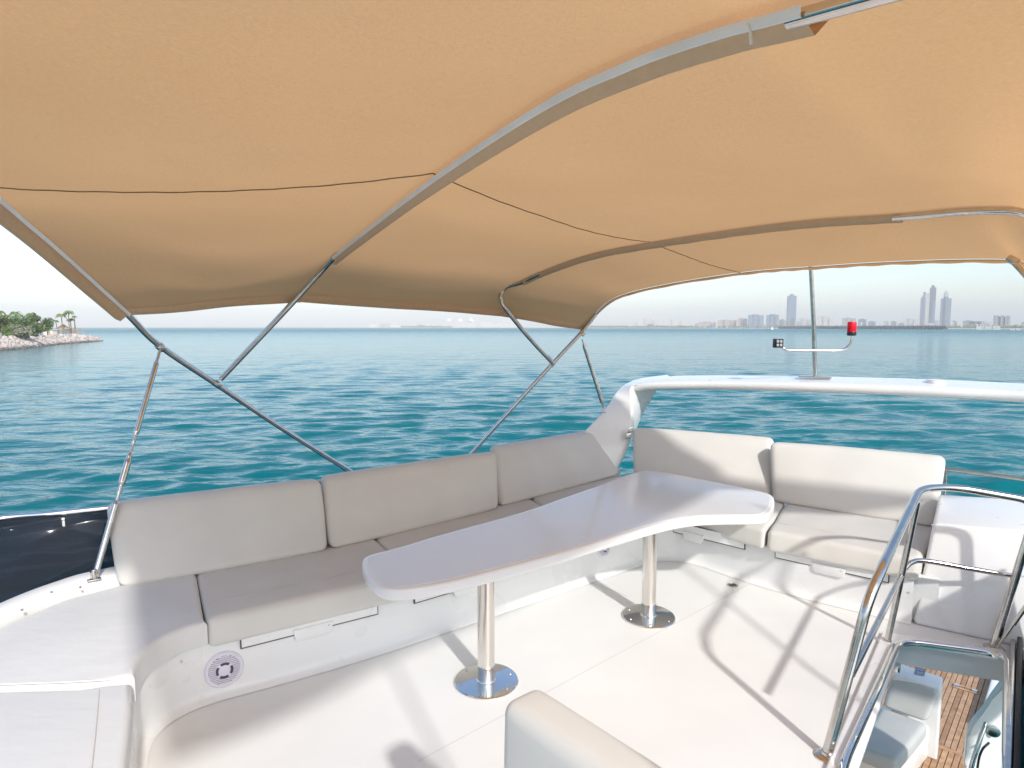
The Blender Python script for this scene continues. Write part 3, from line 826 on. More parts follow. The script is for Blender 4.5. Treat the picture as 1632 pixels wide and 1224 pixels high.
# ================================================================== SPEAKERS, DRAIN
def speaker(px, py, rad, label):
    w = wall_at(px, py)
    if not w: return
    p, t, n = w
    s = thing('speaker', p, label, 'speaker', 'round speakers in the bench wall')
    lathe('surround', [(rad, 0.0), (rad, 0.008), (rad * .93, 0.016), (rad * .80, 0.014), (rad * .78, 0.008)], p, n, M['speaker'], s, 44)
    up = Vector((0, 0, 1))
    for k in range(-7, 8):                       # grille bars
        h = k * rad * 0.105
        half = math.sqrt(max(0, (rad * .79) ** 2 - h * h))
        if half < 0.01: continue
        box('grille_bar', p + up * h + n * 0.0125, half * 2, 0.006, rad * 0.068, M['speaker'], s, yaw=math.atan2(t.y, t.x), bev=0)
    lathe('grille_back', [(rad * .79, 0.004), (rad * .79, 0.0095)], p, n, M['speakerdark'], s, 36)
    lathe('centre_cap', [(rad * .47, 0.012), (rad * .46, 0.019), (rad * .42, 0.021)], p, n, M['speaker'], s, 36)
    for k in range(4):
        a0 = math.pi / 4 + k * math.pi / 2 + 0.12
        vv, ff = [], []
        for q in range(11):
            a = a0 + q / 10 * (math.pi / 2 - 0.42)
            dirv = t * math.cos(a) + up * math.sin(a)
            for rr, hh in ((0.31, 0.0205), (0.44, 0.0205), (0.44, 0.0235), (0.31, 0.0235)): vv.append(p + dirv * rad * rr + n * hh)
        for q in range(10):
            for e in range(4): ff.append((q * 4 + e, q * 4 + (e + 1) % 4, q * 4 + 4 + (e + 1) % 4, q * 4 + 4 + e))
        ff.append((0, 1, 2, 3)); ff.append((40, 43, 42, 41))
        link_mesh('slot', vv, ff, M['speakerdark'], s, smooth=False)
speaker(357, 1066, 0.105, 'round lilac speaker in the bench wall at the near rounded corner')
speaker(962, 872, 0.085, 'small round speaker in the bench wall half hidden by the table')
dr = thing('floor_drain', G(1168, 933, 0), 'small round steel drain in the floor near the stern bench', 'drain')
lathe('flange', [(0.045, 0.001), (0.045, 0.005), (0.034, 0.007), (0.032, 0.003)], G(1168, 933, 0), (0, 0, 1), M['steel'], dr, 24)
lathe('grate', [(0.031, 0.0015), (0.031, 0.0045)], G(1168, 933, 0), (0, 0, 1), M['gap'], dr, 24)

# ================================================================== BIMINI CANOPY
canopy = thing('bimini_canopy', (-0.5, 3.5, 2.1), 'tan fabric bimini canopy on steel bows stretched over the deck', 'canopy')
def curve(keys):
    T = [k[0] for k in keys]; P = [Vector(k[1]) for k in keys]
    def f(t):
        t = min(max(t, 0), 1)
        i = 0
        while i < len(T) - 2 and t > T[i + 1]: i += 1
        u = (t - T[i]) / (T[i + 1] - T[i])
        def tan(j):
            if j == 0: return (P[1] - P[0]) / (T[1] - T[0])
            if j == len(T) - 1: return (P[-1] - P[-2]) / (T[-1] - T[-2])
            return (P[j + 1] - P[j - 1]) / (T[j + 1] - T[j - 1])
        h = T[i + 1] - T[i]
        m0, m1 = tan(i) * h, tan(i + 1) * h
        u2, u3 = u * u, u ** 3
        return P[i] * (2 * u3 - 3 * u2 + 1) + m0 * (u3 - 2 * u2 + u) + P[i + 1] * (-2 * u3 + 3 * u2) + m1 * (u3 - u2)
    return f
C0 = curve([(0, D(206, 499, 4.2)), (.06, D(165, 462, 3.95)), (.13, D(92, 396, 3.5)), (.21, D(22, 336, 3.12)), (.3, D(-16, 297, 2.74)), (.45, (-1.55, 1.80, 2.78)), (.6, (-1.12, 1.27, 2.78)), (.8, (-.62, .50, 2.74)), (1, (-.12, -.15, 2.5))])
C1 = curve([(0, D(482, 479, 4.97)), (.05, D(498, 440, 4.9)), (.1, D(524, 410, 4.72)), (.2, D(606, 342, 3.75)), (.3, D(690, 275, 2.78)), (.45, D(850, 162, 1.88)), (.6, D(1000, 84, 1.53)), (.75, D(1150, 27, 1.33)), (.87, D(1278, -12, 1.17)), (1, (.84, .66, 2.60))])
C2 = curve([(0, D(800, 502, 6.25)), (.06, D(803, 470, 6.2)), (.11, D(832, 446, 6.0)), (.2, D(930, 407, 5.4)), (.3, D(1035, 385, 4.9)), (.5, D(1250, 353, 4.1)), (.7, D(1440, 338, 3.65)), (.85, D(1580, 328, 3.4)), (.93, D(1650, 342, 3.3)), (1, D(1700, 420, 3.2))])
C3 = curve([(0, D(930, 524, 7.0)), (.06, D(955, 492, 6.87)), (.11, D(985, 472, 6.65)), (.2, D(1060, 453, 6.2)), (.3, D(1180, 434, 5.6)), (.5, D(1300, 424, 5.05)), (.66, D(1430, 416, 4.55)), (.82, D(1608, 413, 4.05)), (.88, D(1690, 425, 3.85)), (1, (4.75, 2.95, 2.42))])  # unseen end past the corner added to shade the stern back cushions
def panel(Ca, Cb, nu, nv, sag, seed):
    v, f = [], []
    for i in range(nu + 1):
        t = i / nu
        a, b = Ca(t), Cb(t)
        for j in range(nv + 1):
            s = j / nv
            p = a.lerp(b, s)
            edge = math.exp(-((t - 0.035) / 0.05) ** 2)
            top = min(1, t / 0.15)
            p.z -= sag * 4 * s * (1 - s) * top
            # slack folds along the side edge, pulled wrinkles by the bows
            ph = 10 * t * 6.0 + 2.2 * noise.noise(Vector((s * 2.2 + seed, t * 3, 0)))
            p.z += 0.013 * math.sin(ph) * math.exp(-((t - 0.08) / 0.08) ** 2) * math.sin(math.pi * s) ** .5
            p.z += 0.016 * noise.noise(Vector((p.x * 1.3 + seed, p.y * 1.3, 0))) * math.sin(math.pi * s)
            p.z += 0.010 * math.sin(40 * (t + 0.25 * s)) * math.exp(-((t - 0.93) / 0.07) ** 2) * math.sin(math.pi * s)
            v.append(p)
    for i in range(nu):
        for j in range(nv):
            f.append((i * (nv + 1) + j, (i + 1) * (nv + 1) + j, (i + 1) * (nv + 1) + j + 1, i * (nv + 1) + j + 1))
    return v, f
for Ca, Cb, sag, sd in ((C0, C1, 0.05, 1.0), (C1, C2, 0.05, 5.0), (C2, C3, 0.02, 9.0)):
    v, f = panel(Ca, Cb, 90, 30, sag, sd)
    pn = link_mesh('fabric_panel', v, f, M['fabric'], canopy)
    # seam sewn across the panel, a little below the cloth
    sv = []
    nv1 = 31
    i0 = 27
    pts = [v[i0 * nv1 + j] for j in range(nv1)]
    tube('seam_line', [p + V2(0, 0, -0.004 + 0.0012 * math.sin(j * 1.9)) for j, p in enumerate(pts)], 0.0026, M['seam'], pn, res=6)
    # hem along the side edge
    hv, hf = [], []
    for j in range(nv1):
        p = v[j]; q = v[nv1 * 3 + j]
        inw = (q - p).normalized()
        hv += [p + inw * 0.06 + V2(0.004, -0.006, -0.004), p + V2(0.006, -0.008, -0.012), p + V2(-0.004, 0.006, -0.014)]
    for j in range(nv1 - 1):
        for e in range(2): hf.append((j * 3 + e, (j + 1) * 3 + e, (j + 1) * 3 + e + 1, j * 3 + e + 1))
    link_mesh('hem', hv, hf, M['sleeve'], pn)
def ribbon(C, t0, t1, n, w0, w1, dz0, dz1, toward, name, m, parent, thick=0.0, wave=0.0):
    """strip following a bow: from offset w0 to w1 towards another bow"""
    v, f = [], []
    for i in range(n + 1):
        t = t0 + (t1 - t0) * i / n
        p = C(t); tg = (C(min(1, t + .01)) - C(max(0, t - .01))).normalized()
        up = Vector((0, 0, 1)); a = tg.cross(up)
        if a.length < 0.1: a = Vector((1, 0, 0))
        a.normalize()
        if a.dot(toward(t) - p) < 0: a = -a
        b = a.cross(tg).normalized()
        if b.z > 0: b = -b                        # points down, under the cloth
        ww = wave * math.sin(i * 1.3) 
        v += [p + a * w0 + b * dz0, p + a * (w0 + w1) / 2 + b * (max(dz0, dz1) + thick + ww), p + a * w1 + b * dz1]
        if thick: v += [p + a * w1 * .8 + b * 0.004]
    k = 4 if thick else 3
    for i in range(n):
        for e in range(k - 1): f.append((i * k + e, (i + 1) * k + e, (i + 1) * k + e + 1, i * k + e + 1))
    return link_mesh(name, v, f, m, parent)
# middle bow: flat sleeve with a zip along it
sl = ribbon(C1, .10, .872, 70, 0.002, 0.095, 0.038, 0.012, C2, 'bow_sleeve', M['sleeve'], canopy, thick=0.022)
ribbon(C1, .10, .872, 70, -0.006, 0.004, 0.022, 0.041, C2, 'zip', M['zip'], sl)
zp = C1(.815)
tube('zip_pull', [zp + V2(-.004, 0, -.030), zp + V2(0.0, 0, -.048), zp + V2(0.003, 0.002, -.066)], 0.0032, M['zip'], sl, res=8)
tube('bow_tube', [C1(.868 + .127 * k / 20) + V2(0.0, 0.035, -0.030) for k in range(21)] + [V2(.84, .66, 2.50), V2(.80, .58, 1.3), V2(.75, .50, 0.004)], 0.016, M['steel'], canopy)
sl2 = ribbon(C2, .11, .70, 60, -0.034, 0.044, 0.012, 0.014, C3, 'bow_sleeve', M['sleeve'], canopy, thick=0.044, wave=0.0012)
ribbon(C2, .11, .705, 60, 0.040, 0.064, 0.020, 0.008, C3, 'sleeve_hem', M['sleeve'], sl2, thick=0.004, wave=0.003)
sl0 = ribbon(C0, 0.0, .60, 60, -0.085, 0.0, 0.045, 0.010, C1, 'bow_sleeve', M['sleeve'], canopy, thick=0.018)
ribbon(C0, 0.0, .6, 60, 0.0, 0.018, 0.020, 0.008, C1, 'zip', M['zip'], sl0, wave=0.003)
sl3 = ribbon(C3, 0.0, 1.0, 80, -0.002, 0.030, 0.004, 0.022, lambda t: C2(t) * -1 + C3(t) * 2, 'edge_hem', M['fabric'], canopy, thick=0.004, wave=0.003)
ribbon(C3, 0.0, 0.13, 20, -0.012, 0.004, 0.018, 0.016, lambda t: C2(t) * -1 + C3(t) * 2, 'zip', M['zip'], sl3)
ribbon(C3, 0.02, 1.0, 80, -0.008, -0.003, 0.010, 0.010, lambda t: C2(t) * -1 + C3(t) * 2, 'seam_line', M['seam'], sl3)
# steel frame
RT = 0.0155
def pole(name, pxs, r=RT, parent=canopy, n=6):
    return tube(name, catmull([D(*p) for p in pxs], n), r, M['steel'], parent)
mp_ = pole('main_pole', [(203, 500, 4.22), (256, 552, 4.52), (346, 613, 4.95), (450, 683, 5.42), (572, 760, 5.95), (600, 778, 6.05)], 0.0225)
pole('bow_leg', [(540, 402, 4.62), (505, 440, 4.78), (450, 500, 4.86), (352, 604, 4.93)], 0.021)
pole('main_pole', [(950, 500, 6.92), (930, 526, 6.93), (880, 580, 6.88), (820, 646, 6.84), (748, 727, 6.83), (735, 742, 6.83)], 0.0215)
b2 = [C2(t) + V2(0, 0.0, -0.022) for t in (.14, .125, .11)]
tube('bow_leg', catmull(b2 + [D(803, 460, 6.14), D(799, 478, 6.15), D(812, 500, 6.2), D(845, 540, 6.5), D(881, 579, 6.84)], 6), 0.0225, M['steel'], canopy)
tube('bow_tube', catmull([C2(t) + V2(0, -0.012, -0.028) for t in (.68, .72, .76, .8, .84, .88, .91, .94, .97, 1.0)], 3), 0.021, M['steel'], canopy)
tube('main_pole', catmull([D(1612, 414, 3.93), D(1640, 445, 3.8), D(1700, 520, 3.5)], 5), 0.0165, M['steel'], canopy)
tube('main_pole', [V2(2.35, 1.95, 0.02), V2(2.58, 2.25, 1.2), V2(2.95, 2.75, 2.42)], 0.0165, M['steel'], canopy)
# adjustable strut by the wind screen, thick and thin sections
sa, sb = D(255, 558, 4.51), G(150, 922, 0.53)
def prof(s):
    if s < .06: return 0.008
    if s < .40: return 0.0135
    if s < .44: return 0.0085
    if s < .49: return 0.006
    if s < .52: return 0.0125
    if s < .62: return 0.0165
    if s < .66: return 0.010
    if s < .70: return 0.007
    return 0.0155
tube('adjusting_strut', [sa.lerp(sb, k / 140) for k in range(141)], .01, M['steel'], canopy, rfn=lambda s: 1.32 * prof(s))
tube('adjusting_strut', [D(928, 540, 6.93).lerp(D(963, 651, 7.02), k / 20) for k in range(21)], .01, M['steel'], canopy, rfn=lambda s: 0.009 if s < .08 or s > .93 else 0.024)
def fitting(p, axis, r=0.029, L=0.055):
    p = Vector(p); ax = Vector(axis).normalized()
    return lathe('clamp_fitting', [(r * .9, -L / 2), (r, -L / 2 + .006), (r, L / 2 - .006), (r * .9, L / 2)], p, ax, M['steel'], canopy, 18)
fitting(D(256, 553, 4.52), D(346, 613, 4.95) - D(203, 500, 4.22))
fitting(D(346, 612, 4.95), D(450, 683, 5.42) - D(256, 552, 4.52))
fitting(D(356, 600, 4.93), D(450, 500, 4.86) - D(352, 604, 4.93), 0.02, 0.06)
fitting(D(880, 580, 6.87), D(820, 646, 6.84) - D(930, 526, 6.93))
fitting(D(929, 531, 6.93), D(880, 580, 6.88) - D(930, 526, 6.93))
fitting(D(875, 571, 6.80), D(845, 540, 6.5) - D(881, 579, 6.84), 0.024, 0.07)
fitting(D(1614, 415, 3.92), V2(.3, -.5, -.4), 0.024, 0.06)
fitting(sb + V2(0, 0, .03), (0, 0, 1), 0.02, 0.06)
box('foot_plate', sb + V2(0, 0, -.008), 0.075, 0.03, 0.012, M['steel'], canopy, yaw=R(35), bev=0.004)
lathe('foot_plate', [(0.035, 0), (0.033, 0.02), (0.018, 0.03)], D(964, 655, 7.0), (-.3, -.6, .7), M['gel'], canopy, 16)

# ================================================================== MAST ON THE ARCH
mast = thing('light_mast', D(1299, 601, 6.33), 'thin steel mast with a side arm standing on the arch beam', 'mast')
mb = D(1299, 601, 6.33)
box('mast_foot', mb + V2(0, 0, .004), 0.30, 0.13, 0.014, M['steel'], mast, yaw=R(-30), bev=0.004)
tube('pole', [mb, D(1297, 520, 6.31), D(1291, 400, 6.28), D(1288, 340, 6.27)], 0.021, M['steel'], mast)
tube('cross_arm', catmull([D(1245, 551, 6.30), D(1250, 556, 6.29), D(1258, 558, 6.28), D(1300, 558.5, 6.27), D(1336, 558.5, 6.26), D(1350, 554, 6.25), D(1356, 544, 6.24), D(1357.5, 534, 6.24)], 6), 0.0125, M['steel'], mast)
lampc = D(1357, 535, 6.24)
lamp = thing('red_beacon', lampc, 'red beacon lamp with a black base on the mast arm', 'lamp')
lathe('base', [(0.036, 0), (0.042, 0.01), (0.042, 0.035), (0.04, 0.04)], lampc, (0, 0, 1), M['black'], lamp, 24)
lathe('red_lens', [(0.040, 0.04), (0.0415, 0.045), (0.0415, 0.075), (0.0385, 0.078), (0.0415, 0.081), (0.0415, 0.128), (0.037, 0.136), (0.01, 0.139)], lampc, (0, 0, 1), M['red'], lamp, 28)
fl = thing('flood_light', D(1240, 547, 6.3), 'small square black flood light at the left end of the mast arm', 'lamp')
fc = D(1240, 547, 6.3)
box('housing', fc, 0.085, 0.06, 0.09, M['black'], fl, yaw=R(12), bev=0.006)
for i in range(2):
    for j in range(2):
        q = fc + V2((i - .5) * 0.036, -0.031 + (i - .5) * 0.008, (j - .5) * 0.036)
        lathe('lens', [(0.014, 0), (0.014, 0.004), (0.009, 0.006)], q, (0.2, -1, 0), M['lens'], fl, 14)
for k in range(4):
    box('cooling_fin', fc + V2(0.006, 0.035, -0.03 + k * 0.02), 0.07, 0.02, 0.005, M['black'], fl, yaw=R(12), bev=0)

# ---- stern rail behind the cushions
sr = thing('stern_rail', (3.2, 6.2, 0.3), 'low polished steel rail outside the stern bench', 'rail')
srp = catmull([D(1215, 717, 6.75), D(1232, 719, 6.62), D(1400, 733, 6.1), D(1508, 747, 5.75), D(1632, 764, 5.35), D(1720, 778, 5.0)], 8)
tube('rail_tube', srp, 0.017, M['steel'], sr)
for px, d in ((1227, 6.65), (1526, 5.68), (1690, 5.1)):
    q = min(srp, key=lambda p: abs(CX + F_PX * p.x / p.y - px))
    tube('stanchion', [q, V2(q.x, q.y, 0.28)], 0.014, M['steel'], sr)
aftdeck = prism('aft_ledge', [(1.3, 7.3), (1.3, 7.05), (2.5, 6.1), (3.6, 5.3), (5.0, 4.0), (5.4, 4.4), (3.6, 6.2)], -0.1, 0.29, M['gel'], bev=0.02)
aftdeck['kind'] = 'structure'

# ================================================================== HANDRAIL AT THE STAIRS
hr = thing('stair_handrail', G(1318, 1206, 0), 'polished steel handrail guarding the stairwell opening', 'handrail')
p1, k1 = G(1318, 1206, 0), D(1394, 930, 2.93)
tp1, p2 = D(1466, 779, 4.02), G(1414, 1026, 0)
p3 = G(1584, 1033, 0.0)
tp3 = D(1655, 800, 3.95)
RH = 0.0245
kmid = k1.lerp(p1, .1)
tube('top_tube', fillet([p1 + V2(0, 0, .01), D(1383, 958, 2.95), k1.lerp(tp1, .12), tp1, D(1520, 776, 4.08), tp3, p3.lerp(tp3, .45), p3 + V2(0, 0, .01)], 0.12, 8), RH, M['steel'], hr, res=16)
tube('post', [p2 + V2(0, 0, .01), D(1462, 800, 3.98)], 0.020, M['steel'], hr, res=14)
tube('mid_tube', [D(1357, 1075, 2.99), D(1441, 908, 4.07)], 0.017, M['steel'], hr, res=14)
tube('mid_tube', catmull([D(1441, 908, 4.07), D(1452, 897, 4.10), D(1475, 894, 4.12), D(1545, 906, 4.07), D(1622, 919, 4.02)], 6), 0.017, M['steel'], hr, res=14)
for c in (p1, p2, p3):
    fl_ = lathe('flange', [(0.058, 0.001), (0.058, 0.006), (0.05, 0.010), (0.028, 0.013), (0.026, 0.03)], c, (0, 0, 1), M['steel'], hr, 28)
    for k in range(3):
        a = k * 2.094 + .5
        lathe('screw', [(0.006, 0.008), (0.005, 0.013)], c + V2(.042 * math.cos(a), .042 * math.sin(a)), (0, 0, 1), M['steel_leg'], fl_, 8)

# ---- stairwell rim and gas strut
rim = thing('stairwell_rim', V2(2.0, 3.4, 0), 'raised steel-edged rim of the stairwell opening', 'rim')
lip = [A(0.98, 2.18, 0), A(1.49, 2.98, 0), A(2.53, 4.29, 0), A(3.17, 4.05, 0), A(3.12, 3.93, 0), A(2.58, 4.15, 0), A(1.60, 2.92, 0), A(1.09, 2.12, 0)]
prism('lip', [(p.x, p.y) for p in lip], 0.0, 0.022, M['gel'], rim, bev=0.012, seg=3)
rimp = fillet([A(1.06, 2.13, .030), G(1342, 1224, .03), G(1432, 1020, .03), G(1606, 1044, .03), A(2.36, 2.99, .03), A(1.66, 2.02, .03)], 0.16, 10)
tube('rim_tube', rimp, 0.023, M['mirror'], rim, res=14)
gs = thing('gas_strut', G(1583, 1045, .05), 'thin steel gas strut leaning from the stairwell rim to the hatch', 'strut')
g0, g1 = D(1580, 1045, 3.92), D(1668, 920, 3.7)
tube('rod', [g0, g0.lerp(g1, .45)], 0.008, M['steel'], gs)
tube('cylinder', [g0.lerp(g1, .42), g1], 0.0135, M['steel_leg'], gs)
lathe('ball_joint', [(0.008, -.02), (0.016, -.01), (0.018, 0), (0.016, .01), (0.008, .02)], g0, (0.2, 1, 0), M['steel'], gs, 14)
hatch = thing('stair_hatch', V2(2.9, 3.4, 0), 'dark smoked stair hatch with a black gasket at the right edge', 'hatch')
ha, hb = A(3.27, 4.12, 0), A(2.22, 2.84, 0)
hx = Vector((0.80, -0.58, 0))
def slab(name, o0, th, z0, z1, lean, m, par):
    a, b = ha + hx * o0, hb + hx * o0
    c8 = [a + V2(0, 0, z0), b + V2(0, 0, z0), b + hx * th + V2(0, 0, z0), a + hx * th + V2(0, 0, z0)]
    c8 += [p + hx * lean + V2(0, 0, z1 - z0) for p in c8]
    return hexa(name, c8, m, par, 0.006, 2)
slab('hatch_frame', 0.0, 0.03, -0.25, 0.06, 0.0, M['steel_leg'], hatch)
slab('gasket', 0.034, 0.028, -0.2, 0.085, 0.0, M['rubber'], hatch)
slab('hatch_pane', 0.066, 0.02, -0.1, 0.75, 0.22, M['smoked'], hatch)
slab('pane_edge', 0.09, 0.03, -0.1, 0.10, 0.0, M['rubber'], hatch)

# ================================================================== COCKPIT BELOW
CZ = -2.15
ud = Vector((0.68, 0.735, 0)).normalized(); vd = Vector((ud.y, -ud.x, 0))
tk0 = G(1504, 1075, CZ); tkr = G(1577, 1092, CZ)
teakdeck = bpy.data.objects.new('cockpit_deck', None); COL.objects.link(teakdeck)
w_right = tkr.dot(vd)
u_far = max(tk0.dot(ud), tkr.dot(ud)) + 0.5
u_near = G(1440, 1240, CZ).dot(ud) - 1.2
under = link_mesh('cockpit_deck', [ud * u_near + vd * (w_right - 1.9) + V2(0, 0, CZ - .012), ud * u_near + vd * w_right + V2(0, 0, CZ - .012), ud * u_far + vd * w_right + V2(0, 0, CZ - .012), ud * u_far + vd * (w_right - 1.9) + V2(0, 0, CZ - .012)], [(0, 1, 2, 3)], M['caulk'], smooth=False)
bpy.data.objects.remove(teakdeck)
under.name = 'cockpit_deck'
under['kind'] = 'structure'
PW = 0.052
pm = []
for k in range(28):
    o_w = w_right - PW * (k + 1)
    u0 = u_near + random.random() * .02
    u1 = u_far - random.random() * .02
    um = (G(1500, 1190, CZ).dot(ud))
    for (ua, ub) in ((u0, um - 0.035), (um + 0.03, u1)):
        c = [ud * ua + vd * (o_w + .0035), ud * ub + vd * (o_w + .0035), ud * ub + vd * (o_w + PW - .0035), ud * ua + vd * (o_w + PW - .0035)]
        hexa('teak_plank', [p + V2(0, 0, CZ - .011) for p in c] + [p + V2(0, 0, CZ + random.random() * .0015) for p in c], random.choice(TEAK), under, 0)
hexa('teak_nosing', [p + V2(0, 0, CZ - .011) for p in (ud * (um - .03) + vd * (w_right - 1.5), ud * (um + .025) + vd * (w_right - 1.5), ud * (um + .025) + vd * w_right, ud * (um - .03) + vd * w_right)] + [p + V2(0, 0, CZ + .004) for p in (ud * (um - .03) + vd * (w_right - 1.5), ud * (um + .025) + vd * (w_right - 1.5), ud * (um + .025) + vd * w_right, ud * (um - .03) + vd * w_right)], TEAK[0], under, .003)
hp0, hp1 = G(1518, 1095, CZ + .004), G(1558, 1107, CZ + .004)
hfr = tag(thing('deck_hatch', hp0, 'small teak deck hatch with two steel hinges on the cockpit floor', 'hatch'))
for dd in (0.0, 0.07):
    hexa('teak_frame', [p + V2(0, 0, z) for z in (.001, .007) for p in (hp0 + ud * dd, hp1 + ud * dd, hp1 + ud * (dd + .035), hp0 + ud * (dd + .035))], TEAK[3], hfr, 0)
for s in (0.12, 0.85):
    box('hinge', hp0.lerp(hp1, s) + ud * 0.05 + V2(0, 0, .010), 0.05, 0.06, 0.006, M['mirror'], hfr, yaw=math.atan2(vd.y, vd.x), bev=.002)
lower = prism('lower_deck', [(p.x, p.y) for p in (ud * -4 + vd * (w_right + .05), ud * (u_far + .05) + vd * (w_right + .05), ud * (u_far + .05) + vd * (w_right - 3.6), ud * -4 + vd * (w_right - 3.6))], CZ - .9, CZ - .03, M['gel'], smooth=False)
lower['kind'] = 'structure'
gun = hexa('gunwale', [p + V2(0, 0, z) for z in (CZ - .6, CZ + .10) for p in (ud * (u_far - 1.6) + vd * (w_right + .01), ud * (u_far + .1) + vd * (w_right + .01), ud * (u_far + .1) + vd * (w_right + .09), ud * (u_far - 1.6) + vd * (w_right + .09))], M['gel'], None, .02, 3)
gun['kind'] = 'structure'
# sofa under the stairwell
sofa = thing('cockpit_sofa', G(1440, 1180, CZ), 'white cockpit sofa with grey cushions seen down the stairwell', 'sofa')
SZ = -1.68
def S(cx_, cy_, z): return G(1350 + cx_ / 5.464, 1000 + cy_ / 5.464, z)
q = [S(100, 1040, SZ), S(430, 1165, SZ), S(700, 835, SZ), S(300, 690, SZ)]
cushion('seat_cushion', [p + V2(0, 0, -.14) for p in q] + q, M['cockpit_cushion'], sofa, r=0.035, puff=.01, n=(8, 12, 3))
b0, b1 = S(312, 690, SZ), S(690, 828, SZ)
t0, t1 = S(405, 415, SZ + .25), S(785, 575, SZ + .25)
cushion('back_cushion', [b0, b1, b1 + ud * .13, b0 + ud * .13, t0, t1, t1 + ud * .1, t0 + ud * .1], M['cockpit_cushion'], sofa, r=0.04, puff=.012, n=(10, 3, 8))
cc = [S(395, 410, SZ + .27), S(822, 540, SZ + .27), S(838, 430, SZ + .27), S(462, 312, SZ + .27)]
hexa('back_shell', [Vector((p.x, p.y, CZ)) for p in cc] + cc, M['gel'], sofa, .02, 3)
qb = [S(100, 1040, SZ - .14) - vd * .7, S(440, 1180, SZ - .14), S(720, 850, SZ - .14), S(330, 640, SZ - .14) - vd * .7]
hexa('sofa_base', [Vector((p.x, p.y, CZ - .01)) for p in qb] + [p + V2(0, 0, -.003) for p in qb], M['gel'], sofa, .012, 2)
def onshell(cx_, cy_): return S(cx_, cy_, SZ + .275)
lb = [onshell(585, 405), onshell(672, 420), onshell(685, 365), onshell(600, 345)]
lab = link_mesh('warning_label', lb, [(0, 1, 2, 3)], M['label'], sofa, smooth=False)
mid = [onshell(604, 386), onshell(662, 396), onshell(664, 388), onshell(606, 378)]
for dy in (-18, 4, 18):
    link_mesh('label_line', [onshell(603, 386 + dy) + V2(0, 0, .001), onshell(668, 397 + dy) + V2(0, 0, .001), onshell(669, 390 + dy) + V2(0, 0, .001), onshell(604, 379 + dy) + V2(0, 0, .001)], [(0, 1, 2, 3)], M['labelw'], lab, smooth=False)
clip_c = D(1350 + 440 / 5.464, 1000 + 350 / 5.464, 4.0)
box('rim_clip', clip_c, 0.045, 0.03, 0.05, M['steel_leg'], rim, yaw=R(50), bev=.004)
# moulded stair side with grab rail
side = thing('stair_moulding', D(1560, 1190, 4.9), 'white moulded side panel of the stairs with a curved steel grab rail', 'panel')
pol = [(1541, 1172), (1552, 1155), (1566, 1139), (1582, 1115), (1600, 1090), (1622, 1090), (1612, 1150), (1596, 1230), (1548, 1250), (1536, 1215)]
fr = [D(px, py, 4.55) for px, py in pol]
bmx = bmesh.new()
lo = [bmx.verts.new(p) for p in fr]; hi = [bmx.verts.new(p + Vector((0.10, 0.14, -.02))) for p in fr]
tf = bmx.faces.new(lo); bmx.faces.new(hi[::-1])
for i in range(len(fr)): bmx.faces.new((lo[i], lo[(i + 1) % len(fr)], hi[(i + 1) % len(fr)], hi[i]))
bmesh.ops.bevel(bmx, geom=list(tf.edges), offset=.02, segments=3, affect='EDGES', profile=.5)
from_bm('side_moulding', bmx, M['gel'], side, angle=40)
tube('grab_rail', catmull([D(1570, 1152, 4.5), D(1566, 1165, 4.46), D(1558, 1190, 4.44), D(1550, 1215, 4.44), D(1544, 1240, 4.45)], 6), 0.016, M['mirror'], side)
tube('cable', catmull([D(1576, 1184, 4.5), D(1566, 1194, 4.45), D(1560, 1210, 4.44), D(1556, 1240, 4.45)], 6), 0.008, M['rubber'], side)
lathe('deck_light', [(0.045, 0), (0.045, .008), (0.03, .012)], D(1583, 1165, 4.53), (-.5, -.8, .1), M['steel_leg'], side, 20)

# ================================================================== ISLAND ON THE LEFT
def shore_pt(px, py): return G(px, py, SEA)
isl_edge = [shore_pt(px, py) for px, py in ((-160, 575), (-60, 565), (0, 559), (50, 553.5), (100, 548.5), (140, 545.5), (163, 543.5))]
isl_edge = catmull(isl_edge, 6)
isl_in = [p + Vector((-0.35, 0.94, 0)) * w for p, w in zip(isl_edge, [14] * (len(isl_edge) - 8) + [12, 10, 8, 6, 4, 3, 2, 1])]
base_v, base_f = [], []
rowsn = []
for i, p in enumerate(isl_edge):
    tip = min(1, (len(isl_edge) - 1 - i) / 6)
    o_ = Vector((-0.92, -0.38, 0))
    for w, z in ((-.6, -0.6), (0.0, 0.2), (1.6, 1.4), (3.0, 2.25), (5, 2.5), (30, 2.9), (70, 2.0), (74, -1.0)):
        base_v.append(p + o_ * (w * (0.25 + .75 * tip)) + V2(0, 0, z * (0.45 + .55 * tip)))
for i in range(len(isl_edge) - 1):
    for j in range(7): base_f.append((i * 8 + j, (i + 1) * 8 + j, (i + 1) * 8 + j + 1, i * 8 + j + 1))
island = link_mesh('island_ground', base_v, base_f, M['sand'], smooth=False)
island['kind'] = 'structure'
def rock_mesh(nm, seed, m):
    bm = bmesh.new(); bmesh.ops.create_icosphere(bm, subdivisions=1, radius=1.0)
    r_ = random.Random(seed)
    for v in bm.verts: v.co *= 0.75 + r_.random() * .5
    me = bpy.data.meshes.new(nm); bm.to_mesh(me); bm.free(); return me
